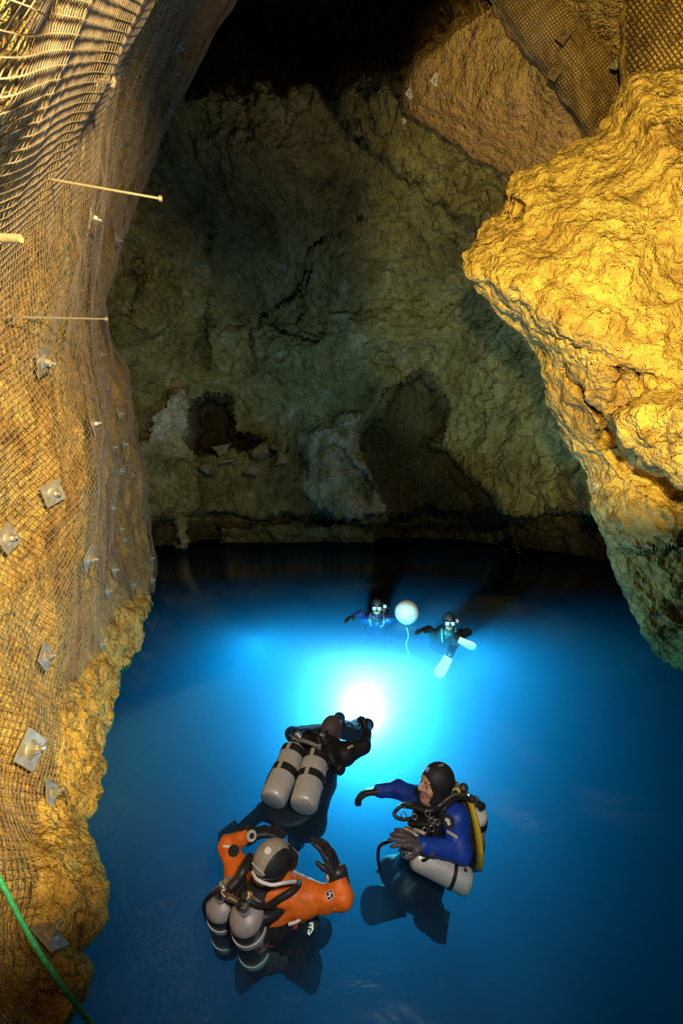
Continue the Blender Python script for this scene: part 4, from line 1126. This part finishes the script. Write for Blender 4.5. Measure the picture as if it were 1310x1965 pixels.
# ------------------------------------------------------------------ diver in the orange suit
def orange_diver():
    T = empty('person', on_z(540, 1760, -.3), 'diver in an orange suit seen from behind, both arms raised, dark twin tanks', 'person')
    nb = at(522, 1702, 2.10); ch = at(520, 1735, 2.16); be = at(545, 1775, 2.28); pe = at(560, 1800, 2.42)
    sl_, sr = at(462, 1690, 2.20), at(580, 1724, 2.10)
    el_, er = at(437, 1622, 2.32), at(657, 1722, 2.06)
    wl, wr = at(478, 1602, 2.40), at(647, 1676, 2.12)
    s = Sdf()
    s.cone(nb, ch, .10, .15, 0, .05).cone(sl_, sr, .085, .085, 0, .06).cone(ch, be, .15, .145, 1, .05).cone(be, pe, .145, .15, 1, .05)
    s.cone(sl_, el_, .068, .047, 0, .03).cone(el_, wl, .046, .038, 0, .02).cone(sr, er, .070, .050, 0, .03).cone(er, wr, .049, .040, 0, .02)
    kr, kl = at(612, 1785, 2.62), at(540, 1790, 2.85); ar, al = at(560, 1850, 2.62), at(500, 1850, 2.95)
    hr, hl = at(580, 1785, 2.40), at(545, 1780, 2.52)
    s.cone(hr, kr, .105, .075, 1, .05).cone(kr, ar, .072, .052, 1, .03).cone(hl, kl, .105, .075, 1, .05).cone(kl, al, .072, .05, 1, .03)
    body = part('body', s.mesh('body', .0115, .013, 15), [M['orange'], M['black']], T)
    glove(T, wl, at(552, 1586, 2.46) - wl, (0.2, -.2, -1), 1, M['glove'], .30, .05)
    glove(T, wr, at(628, 1632, 2.15) - wr, (-.9, .3, -.1), 1, M['glove'], .35, .0, 1.0, None, .45)
    # wrist seals, compass, wrist band
    def band(p, q, r, w, m, nm, par):
        d = (q - p).normalized(); V, F = tube_np([np.array([tuple(p - d * w), tuple(p), tuple(p + d * w)])], [r], 16, True); return part(nm, mesh_quads(nm, V, F), m, par)
    b1 = band(wl, el_, .047, .022, M['rubber'], 'wrist_band', T); b2 = band(wr, er, .050, .024, M['tankblack'], 'wrist_band', T)
    decal('compass', b1, 481, 1604, [disc(.028)], M['cream'], b1, .006, .006); decal('compass_mark', b1, 481, 1604, [disc(.013)], M['strap'], b1, .014, .002)
    decal('buckle', b2, 629, 1683, [disc(.016)], M['cream'], b2, .004, .004)
    # hood and mask seen from behind
    hd = at(521, 1661, 2.10); m = frame_m(hd, (.62, .72, -.12), (.05, -.15, 1)) @ Matrix.Scale(.93, 4)
    hood = head_parts(T, m, ('twotone',), True, .0042)
    dive_mask(T, m)
    decal('hood_badge', hood, 514, 1633, [disc(.016, 12)], M['white'], hood)
    xs = np.linspace(-.040, .040, 33); ys = .0055 * np.sin(xs * 480) * (.55 + .45 * np.cos(xs * 150))   # script too small to read
    lett = [seg(xs[k], ys[k], xs[k + 1], ys[k + 1], .0034) for k in range(32)]
    decal('lettering', hood, 496, 1667, lett, M['white'], hood, .003, .0015, (.35, 0, 1))
    # neck ring with white hose
    hose('neck_seal', [m @ Vector((.115 * math.sin(a), -.03 + .115 * math.cos(a), -.150)) for a in np.linspace(0, 2 * math.pi, 16)], .026, M['rubber'], T, 48, 10)
    hose('white_hose', [at(484, 1673, 1.985), at(494, 1688, 1.93), at(520, 1698, 1.91), at(545, 1694, 1.93), at(568, 1692, 2.0)], .0075, M['hosewhite'], T)
    hose('breathing_hose', [at(440, 1705, 1.97), at(455, 1690, 1.99), at(468, 1668, 2.02), at(480, 1646, 2.10)], .024, M['rubber'], T, 24, 12)
    hose('harness_strap', [at(505, 1745, 2.00), at(540, 1722, 1.98), at(568, 1704, 2.02), at(575, 1690, 2.14)], .015, M['strap'], T)
    # twin tanks
    t1 = tank(T, at(494, 1838, 2.17), at(470, 1746, 1.93), .078, 'tankblack', 'tankgrey', (.22, .66), 'silver', boot='rubber', bandh=.035)
    t2 = tank(T, at(440, 1808, 2.30), at(424, 1722, 2.05), .078, 'tankblack', 'tankgrey', (.24, .66), 'silver', boot='rubber', bandh=.035)
    hose('manifold', [at(424, 1716, 2.04), at(447, 1726, 1.97), at(470, 1738, 1.91)], .014, M['chrome'], T)
    for i, (x, y, Y) in enumerate([(428, 1700, 2.03), (437, 1695, 2.02), (471, 1722, 1.93), (478, 1722, 1.93), (466, 1735, 1.92)]):
        c = at(x, y, Y); mk = axis_m(c, c + Vector((.3 - .2 * i, -.4, .7)).normalized())
        bm = bmesh.new(); lathe_bm(bm, [(0, -.02), (.020, -.02), (.022, .012), (.015, .022), (0, .024)], 14, mk); part('regulator' if i in (1, 3) else 'valve_knob', bm_mesh('r', bm, True), M['chrome'] if i in (0, 1, 3) else M['rubber'], T)
    hose('hose', [at(437, 1700, 2.0), at(432, 1706, 1.96), at(426, 1712, 1.95), at(432, 1722, 1.93)], .008, M['chrome'], T)
    hose('hose', [at(475, 1728, 1.92), at(500, 1738, 1.93), at(528, 1740, 2.0)], .010, M['rubber'], T)
    hose('hose', [at(428, 1702, 2.02), at(408, 1715, 2.02), at(392, 1735, 2.1), at(398, 1765, 2.2)], .011, M['rubber'], T)
    # wing
    ax = (at(470, 1746, 1.93) - at(494, 1838, 2.17))
    wc = at(521, 1789, 2.12); wn = Vector((.30, -.80, -.10))
    wing(T, wc, wn, ax, .155, .25, .05, M['winggrey'], 'wing', (.013, M['rubber']))
    hose('inflator_hose', [at(553, 1774, 2.00), at(570, 1768, 2.02), at(579, 1758, 2.04), at(573, 1748, 2.06)], .0075, M['hosewhite'], T)
    bm = bmesh.new(); c = at(562, 1769, 2.06); box_bm(bm, 0, 0, 0, .05, .03, .055, .012); bmesh.ops.transform(bm, matrix=Matrix.Translation(c), verts=bm.verts); part('dump_valve', bm_mesh('dump_valve', bm, True), M['red'], T)
    # thigh pocket with emblem
    pc = at(588, 1782, 2.26); bm = bmesh.new(); box_bm(bm, 0, 0, 0, .15, .06, .15, .02); bmesh.ops.transform(bm, matrix=Matrix.Translation(pc) @ frame_z((.1, -.7, .75)).to_4x4() @ Matrix.Rotation(.5, 4, 'Z'), verts=bm.verts)
    pk = part('pocket', bm_mesh('pocket', bm, True), M['black'], T)
    em = decal('emblem', pk, 593, 1782, [[(-.022, .024), (.022, .024), (.022, -.006), (0, -.026), (-.022, -.006)]], M['cream'], pk, .002, .001)
    decal('emblem_mark', pk, 593, 1782, [seg(-.012, .012, .012, .012, .006), seg(-.012, .012, -.012, -.006, .006), seg(-.012, .0, .010, .0, .006), seg(.012, -.002, 0, -.014, .006)], M['strap'], pk, .0045, .001)
    em = decal('shoulder_patch', body, 633, 1718, [[(0, .024), (.024, 0), (0, -.024), (-.024, 0)]], M['white'], body, .004, .0015)
    decal('patch_mark', body, 633, 1718, [[(0, .020), (.020, 0), (0, -.020), (-.020, 0)]], M['strap'], body, .0062, .001)
    decal('patch_mark', body, 633, 1718, [seg(-.006, .008, .008, .006, .005), seg(-.006, .008, .006, -.006, .006), seg(.006, -.006, -.008, -.008, .005)], M['white'], body, .008, .001)
    decal('arm_patch', body, 448, 1634, [disc(.028, 20), ], M['strap'], body, .008, .003); decal('arm_label', body, 436, 1625, [seg(-.02, 0, .02, 0, .01)], M['white'], body, .008, .002)
    paddle(T, ar, at(625, 1872, 2.72), (.0, -.6, .8), .13, .20, M['fin']); paddle(T, al, at(440, 1880, 3.05), (0, -.6, .8), .13, .2, M['fin'])
orange_diver()

# ------------------------------------------------------------------ diver in the blue suit
def blue_diver():
    T = empty('person', on_z(810, 1640, -.4), 'diver in a blue suit and black hood turned to the left, one arm reaching out', 'person')
    nb = at(846, 1552, 2.68); ch = at(836, 1590, 2.70); be = at(815, 1642, 2.72); pe = at(800, 1690, 2.76)
    sn, sf = at(872, 1572, 2.55), at(812, 1535, 2.86)
    en, ef = at(884, 1634, 2.46), at(765, 1515, 2.98)
    wn, wf = at(812, 1622, 2.42), at(728, 1517, 3.00)
    kn, kf = at(778, 1712, 2.62), at(752, 1672, 2.85); an, af = at(838, 1745, 2.78), at(775, 1728, 3.0)
    s = Sdf()
    s.cone(nb, ch, .09, .14, 1, .05).cone(sn, sf, .085, .085, 0, .05).cone(ch, be, .145, .14, 1, .05).cone(be, pe, .14, .15, 1, .05)
    s.cone(sn, en, .076, .058, 0, .03).cone(en, wn, .056, .045, 0, .03).cone(sf, ef, .07, .056, 0, .03).cone(ef, wf, .052, .044, 0, .03)
    s.cone(pe, kn, .125, .075, 1, .08).cone(kn, an, .075, .05, 1, .05).cone(pe, kf, .125, .075, 1, .08).cone(kf, af, .075, .05, 1, .05)
    body = part('body', s.mesh('body', .0115, .012, 15), [M['blue'], M['black']], T)
    glove(T, wn, at(765, 1603, 2.42) - wn, (.1, .3, -1), 1, M['glove2'], .30, .18, 1.0)
    glove(T, wf, at(690, 1521, 3.02) - wf, (-.2, -.3, -1), -1, M['glove'], .55, .08)
    hd = at(836, 1507, 2.655); m = frame_m(hd, (-.93, -.36, .16), (.05, 0, 1))
    hood = head_parts(T, m, ('hood',), True, .006)
    decal('hood_badge', hood, 820, 1477, [disc(.018, 16)], M['bluebadge'], hood, .002, .001); decal('badge_mark', hood, 820, 1476, [disc(.010, 12)], M['white'], hood, .004, .001)
    decal('hood_print', hood, 846, 1469, [seg(-.02, .0, .02, 0, .005), seg(-.01, -.008, .01, .008, .005), seg(-.01, .008, .01, -.008, .005)], M['tan'], hood, .003, .001)
    p1 = decal('arm_patch', body, 860, 1576, [disc(.036, 24)], M['strap'], body, .006, .003); decal('patch_mark', body, 860, 1576, [disc(.010, 10, -.008, .006), disc(.011, 10, .006, -.006), disc(.006, 8, .004, .010)], M['white'], body, .0105, .001)
    decal('arm_label', body, 868, 1600, [seg(-.032, .004, .032, -.004, .016)], M['cream'], body, .006, .002)
    # wing, back tank
    upv = Vector((.05, .05, 1)); wcen = at(886, 1585, 2.72)
    wing(T, wcen, (1, .10, .1), upv, .19, .24, .06, M['black'], 'wing')
    wing(T, wcen + Vector((.045, -.02, 0)), (1, .10, .1), upv, .185, .235, .035, M['yellow'], 'wing_panel')
    tank(T, at(900, 1655, 2.83), at(912, 1545, 2.78), .08, 'silver', 'white', (.3, .7), 'rubber', 'tank', knobdir=(.3, -1, .2))
    for i, (x, y, Y) in enumerate([(868, 1502, 2.72), (876, 1518, 2.66), (889, 1512, 2.68), (897, 1528, 2.66), (905, 1533, 2.64), (878, 1508, 2.74)]):
        c = at(x, y, Y); mk = axis_m(c, c + Vector((.4 - .2 * i, -.6, .5)).normalized()); r_ = .02 if i != 2 else .024
        bm = bmesh.new(); lathe_bm(bm, [(0, -.02), (r_, -.02), (r_ * 1.1, .012), (r_ * .7, .022), (0, .024)], 14, mk); part('regulator' if i % 2 else 'valve_knob', bm_mesh('r', bm, True), M[['chrome', 'yellow', 'rubber', 'chrome', 'rubber', 'chrome'][i]], T)
    hose('hose', [at(895, 1525, 2.62), at(872, 1525, 2.56), at(850, 1540, 2.50), at(830, 1558, 2.47)], .0075, M['chrome'], T)
    hose('hose', [at(898, 1530, 2.60), at(876, 1533, 2.53), at(856, 1548, 2.47), at(842, 1565, 2.46)], .010, M['rubber'], T)
    hose('hose', [at(875, 1520, 2.6), at(856, 1542, 2.52), at(825, 1556, 2.46), at(790, 1548, 2.52), at(772, 1545, 2.6)], .014, M['rubber'], T)
    hose('hose', [at(800, 1540, 2.6), at(772, 1545, 2.56), at(756, 1562, 2.54), at(770, 1572, 2.52), at(800, 1570, 2.5)], .011, M['rubber'], T)
    hose('harness_strap', [at(850, 1556, 2.50), at(840, 1585, 2.50), at(832, 1615, 2.50)], .018, M['strap'], T)
    hose('harness_strap', [at(800, 1556, 2.62), at(790, 1585, 2.56), at(792, 1615, 2.54)], .018, M['strap'], T)
    hose('harness_strap', [at(785, 1580, 2.56), at(812, 1582, 2.48), at(846, 1578, 2.47)], .014, M['strap'], T)
    for (x, y, Y) in [(775, 1545, 2.56), (774, 1564, 2.5), (795, 1567, 2.45), (828, 1575, 2.44), (828, 1590, 2.44), (820, 1561, 2.44), (785, 1592, 2.48), (800, 1598, 2.44), (815, 1594, 2.42), (775, 1640, 2.5), (838, 1578, 2.44)]: clip(T, at(x, y, Y), .013)
    # bundle of lines and snaps on the chest
    hose('gauge', [at(776, 1590, 2.44), at(788, 1595, 2.42), at(800, 1604, 2.40)], .014, M['chrome'], T); hose('gauge', [at(795, 1592, 2.46), at(806, 1596, 2.42), at(815, 1600, 2.40)], .010, M['cream'], T)
    # stage tank at the hip
    tank(T, at(900, 1694, 2.44), at(782, 1634, 2.50), .073, 'silver', 'silver', (.26,), 'rubber', 'stage_tank', valve=True, bandh=.02)
    hose('stage_strap', [at(800, 1652, 2.45), at(815, 1650, 2.42), at(828, 1640, 2.42)], .008, M['strap'], T)
    hose('stage_strap', [at(878, 1648, 2.50), at(888, 1662, 2.47), at(893, 1672, 2.42)], .010, M['strap'], T)
    hose('leg_hose', [at(760, 1610, 2.5), at(730, 1622, 2.55), at(725, 1645, 2.58), at(728, 1668, 2.6), at(722, 1672, 2.6)], .010, M['rubber'], T)
    paddle(T, an, at(815, 1808, 2.86), (-.2, -.75, .6), .16, .24, M['fin']); paddle(T, af, at(688, 1738, 3.05), (.1, -.6, .8), .16, .22, M['fin'])
blue_diver()

# ------------------------------------------------------------------ diver with the camera
def camera_diver():
    T = empty('person', on_z(580, 1490, -.2), 'diver in black swimming away with two silver tanks on his back, holding a camera', 'person')
    hd = at(636, 1404, 3.72)
    nb = at(622, 1432, 3.58); ch = at(602, 1462, 3.42); be = at(585, 1500, 3.22); pe = at(588, 1520, 3.18)
    for v, dz in ((nb, -.03), (ch, -.12), (be, -.20), (pe, -.24)): v.z += dz
    sr, sl_ = at(660, 1447, 3.48), at(585, 1420, 3.76); er, el_ = at(697, 1432, 3.55), at(560, 1408, 3.95); wr, wl = at(703, 1406, 3.72), at(640, 1396, 4.12)
    s = Sdf()
    s.cone(nb, ch, .11, .17, 0, .06).cone(ch, be, .17, .165, 0, .06).cone(be, pe, .155, .115, 0, .05).cone(sr, sl_, .085, .085, 0, .06)
    s.cone(sr, er, .080, .058, 0, .04).cone(er, wr, .056, .046, 0, .03).cone(sl_, el_, .078, .058, 0, .04).cone(el_, wl, .056, .045, 0, .03)
    kr, kl = at(600, 1566, 3.25), at(505, 1556, 3.30); ar, al = at(574, 1602, 3.30), at(462, 1592, 3.3)
    s.cone(pe + Vector((.06, 0, 0)), kr, .085, .058, 0, .04).cone(kr, ar, .058, .045, 0, .03).cone(pe + Vector((-.06, 0, 0)), kl, .085, .055, 0, .04).cone(kl, al, .055, .045, 0, .03)
    body = part('body', s.mesh('body', .014, .010, 12), M['black'], T)
    m = frame_m(hd, (.42, .90, -.10), (0, -.2, 1))
    hood = head_parts(T, m, ('hood_plum',), True, .0075)
    bm = bmesh.new(); box_bm(bm, .0, .105, .012, .15, .045, .085, .018); part('mask', bm_mesh_m('mask', bm, m), M['rubber'], T)
    glove(T, wr, at(705, 1388, 3.82) - wr, (-.6, .8, 0), 1, M['glove'], 1.0, .02); glove(T, wl, at(655, 1398, 4.12) - wl, (.3, .9, 0), -1, M['glove'], 1.0, .02)
    # tanks with cam bands
    ta, tb = at(522, 1538, 3.02), at(571, 1427, 3.42); tc_, td = at(581, 1550, 2.94), at(611, 1440, 3.34)
    for v in (ta, tc_): v.z += .0
    tank(T, ta, tb, .096, 'silver', 'cream', (.40, .74), 'strap', bandh=.05, buckle=(200, 320, 80))
    tank(T, tc_, td, .096, 'silver', 'cream', (.40, .74), 'strap', bandh=.05, buckle=(200, 320, 80))
    hose('manifold', [at(556, 1414, 3.46), at(574, 1419, 3.42), at(590, 1424, 3.38), at(607, 1430, 3.36), at(616, 1428, 3.36)], .016, M['tankgrey'], T)
    for i, (x, y, Y) in enumerate([(558, 1412, 3.46), (572, 1411, 3.42), (612, 1420, 3.36), (617, 1414, 3.42), (625, 1424, 3.4)]):
        c = at(x, y, Y); mk = axis_m(c, c + Vector((-.8 + .35 * i, .2, .4)).normalized())
        bm = bmesh.new(); lathe_bm(bm, [(0, -.025), (.022, -.025), (.026, .015), (.016, .028), (0, .03)], 14, mk); part('valve_knob' if i % 2 == 0 else 'regulator', bm_mesh('r', bm, True), M['rubber'] if i % 2 == 0 else M['chrome'], T)
    hose('hose', [at(617, 1414, 3.42), at(628, 1404, 3.5), at(622, 1420, 3.45), at(626, 1440, 3.42)], .012, M['rubber'], T)
    hose('hose', [at(575, 1410, 3.45), at(590, 1402, 3.6), at(612, 1408, 3.62)], .012, M['rubber'], T)
    # wing to both sides
    ax = tb - ta
    wing(T, at(572, 1485, 3.26) + Vector((0, .02, -.08)), (-.05, -.35, .93), ax, .25, .34, .05, M['black'], 'wing')
    bm = bmesh.new(); c = at(645, 1418, 3.66); box_bm(bm, 0, 0, 0, .05, .05, .05, .018); bmesh.ops.transform(bm, matrix=Matrix.Translation(c), verts=bm.verts); part('second_stage', bm_mesh('second_stage', bm, True), M['red'], T)
    decal('arm_label', body, 671, 1434, [seg(-.03, 0, .03, 0, .018)], M['cream'], body, .006, .002)
    paddle(T, ar, at(545, 1625, 3.35), (0, -.5, .85), .15, .22, M['fin']); paddle(T, al, at(425, 1625, 3.2), (0, -.5, .85), .15, .22, M['fin'])
    hose('hip_light', [at(645, 1470, 3.3), at(655, 1478, 3.25)], .04, M['rubber'], T, 8, 12)
    # the camera in his hands
    C = empty('underwater_camera', at(676, 1402, 3.95), 'black underwater camera rig with arms held by the diver in front', 'camera')
    bm = bmesh.new(); c = at(675, 1404, 4.0); box_bm(bm, 0, 0, 0, .20, .12, .14, .025); bmesh.ops.transform(bm, matrix=Matrix.Translation(c) @ Matrix.Rotation(-.45, 4, 'Z'), verts=bm.verts); hs = part('housing', bm_mesh('housing', bm, True), M['camgrey'], C)
    bm = bmesh.new(); lathe_bm(bm, [(0, .05), (.065, .05), (.07, .12), (.055, .15), (0, .165)], 24, axis_m(c, c + Vector((.4, .9, -.1)))); part('port', bm_mesh('port', bm, True), M['rubber'], hs)
    hose('float_arm', [at(660, 1398, 3.92), at(656, 1390, 3.95), at(650, 1386, 3.98)], .014, M['camgrey'], C); hose('float_arm', [at(684, 1403, 3.9), at(694, 1402, 3.86), at(700, 1398, 3.86)], .014, M['camgrey'], C)
    hose('viewfinder', [at(661, 1392, 3.92), at(668, 1388, 3.94), at(676, 1392, 3.95), at(672, 1399, 3.94), at(662, 1398, 3.93), at(661, 1392, 3.92)], .008, M['camgrey'], C)
    for (x, y, Y) in [(648, 1383, 4.0), (703, 1395, 3.9)]:
        p = at(x, y, Y); bm = bmesh.new(); lathe_bm(bm, [(0, -.07), (.035, -.07), (.045, -.05), (.045, .03), (.055, .04), (.055, .06), (0, .06)], 20, axis_m(p, p + Vector((.25, .95, -.1)))); st = part('strobe', bm_mesh('strobe', bm, True), M['camgrey'], C)
        bm = bmesh.new(); lathe_bm(bm, [(.02, .0), (.048, .0), (.048, .012), (.02, .012)], 20, axis_m(p, p + Vector((.25, .95, -.1)))); part('ring', bm_mesh('ring', bm, True), M['bluebadge'], st)
M['hood_plum'] = mat('plum_neoprene', (0.13, 0.075, 0.085), .6, 0, .15, 60, .1)
camera_diver()

# ------------------------------------------------------------------ the two far divers and the buoy
def far_diver(cx, hy, Y, label, arms, legs, suit, fins):
    hd = at(cx, hy, Y); T = empty('person', Vector((hd.x, hd.y + .2, -.4)), label, 'person')
    m = frame_m(hd, (-.10, -1, -.16))
    s = Sdf(); nb = hd + Vector((0, .06, -.16)); ch = hd + Vector((0, .26, -.30)); pe = ch + Vector((.03, .34, -.26))
    sl_, sr = nb + Vector((-.20, .02, -.07)), nb + Vector((.20, .02, -.07))
    s.cone(nb, ch, .11, .16, 0, .06).cone(sl_, sr, .085, .085, 0, .05).cone(ch, pe, .16, .15, 0, .05)
    for sh, (e, w) in zip((sl_, sr), arms):
        e = at(*e); w = at(*w); s.cone(sh, e, .075, .058, 0, .04).cone(e, w, .056, .042, 0, .03)
        glove(T, w, (w - e), (0, -.2, -1), 1 if sh is sl_ else -1, M['glove'], .4, .1)
    for sx, (k, a) in zip((-.09, .09), legs):
        k = at(*k); a = at(*a); s.cone(pe + Vector((sx, 0, 0)), k, .11, .075, 0, .05).cone(k, a, .072, .05, 0, .03)
    part('body', s.mesh('body', .018, .006, 9), suit, T)
    head_parts(T, m, ('hood',), True, .008, False); dive_mask(T, m)
    tank(T, hd + Vector((.10, .72, -.40)), hd + Vector((.10, .26, -.06)), .085, 'tankgrey', 'tankgrey', (.4,), 'strap', knobdir=(1, -.2, .1))
    p = hd + Vector((.13, .06, -.01)); bm = bmesh.new(); lathe_bm(bm, [(0, -.02), (.028, -.02), (.03, .02), (.018, .03), (0, .03)], 14, axis_m(p, p + Vector((.1, -1, .1)))); part('torch_head', bm_mesh('torch_head', bm, True), M['white'], T)
    q = hd + Vector((.03, -.08, -.10)); hose('hose', [q, q + Vector((.12, .02, -.02)), q + Vector((.18, .12, .04)), p], .009, M['rubber'], T)
    hose('harness_strap', [nb + Vector((-.10, -.05, .05)), nb + Vector((-.11, -.12, -.05)), nb + Vector((-.10, -.10, -.14))], .016, M['webgrey'], T)
    hose('harness_strap', [nb + Vector((.10, -.05, .05)), nb + Vector((.11, -.12, -.05)), nb + Vector((.10, -.10, -.14))], .016, M['webgrey'], T)
    for (x, z) in ((-.11, .06), (.11, .05), (-.06, .12), (.07, -.02), (0, .02)): clip(T, nb + Vector((x, -.125, z - .12)), .016)
    for a, b, w, mt in fins: paddle(T, at(*a), at(*b), (0, -1, .15), w * .7, w, M[mt])
    return T
M['webgrey'] = mat('grey_webbing', (0.16, 0.16, 0.2), .6, 0, .4, 30)
far_diver(723, 1164, 7.25, 'masked diver floating far off, to the left of the pale buoy',
          [((692, 1178, 7.2), (678, 1183, 7.1)), ((755, 1183, 7.35), (772, 1189, 7.4))],
          [((712, 1222, 8.1), (705, 1232, 8.4)), ((738, 1222, 8.1), (742, 1234, 8.4))], M['navy'],
          [((705, 1232, 8.4), (700, 1240, 8.8), .22, 'fin'), ((742, 1234, 8.4), (748, 1242, 8.8), .22, 'fin')])
far_diver(861, 1192, 6.7, 'masked diver floating far off to the right of the pale buoy, pale fins showing',
          [((822, 1208, 6.6), (812, 1209, 6.5)), ((897, 1213, 6.6), (884, 1222, 6.45))],
          [((868, 1238, 6.5), (863, 1256, 6.15)), ((876, 1226, 6.5), (882, 1229, 6.1))], M['black'],
          [((860, 1262, 6.12), (841, 1299, 6.0), .17, 'finpale'), ((880, 1227, 6.02), (913, 1243, 5.95), .12, 'finwhite')])
def buoy():
    c = at(780, 1175, 7.05); T = empty('buoy', c, 'pale round float between the two far divers', 'buoy')
    M['buoy'] = mat('off_white_float', (0.74, 0.70, 0.60), .38, 0, .06, 6)
    bm = bmesh.new(); bmesh.ops.create_uvsphere(bm, u_segments=48, v_segments=32, radius=.188); link('float_body', bm_mesh('float_body', bm, True, 60), M['buoy'], T)
    ang = np.linspace(0, 2 * math.pi, 60); V, F = tube_np([np.stack([.1885 * np.cos(ang), .1885 * np.sin(ang), 0 * ang], -1)], [.003], 8); link('seam', mesh_np('seam', V, F), M['buoy'], T)
    bm = bmesh.new(); lathe_bm(bm, [(0, -.24), (.02, -.24), (.022, -.18), (0, -.18)], 12); link('eyelet', bm_mesh('eyelet', bm, True), M['rubber'], T)
    M['line'] = mat('reflection_white', (.8, .8, .78), .6)
    V, F = tube_np([smooth_path([(0, 0, -.23), (.02, -.06, -.35), (-.02, -.12, -.48), (0.03, -.15, -.62)], 30)], [.008], 6); link('line', mesh_np('line', V, F), M['line'], T)  # white squiggle standing in for the float's reflection in the water
buoy()
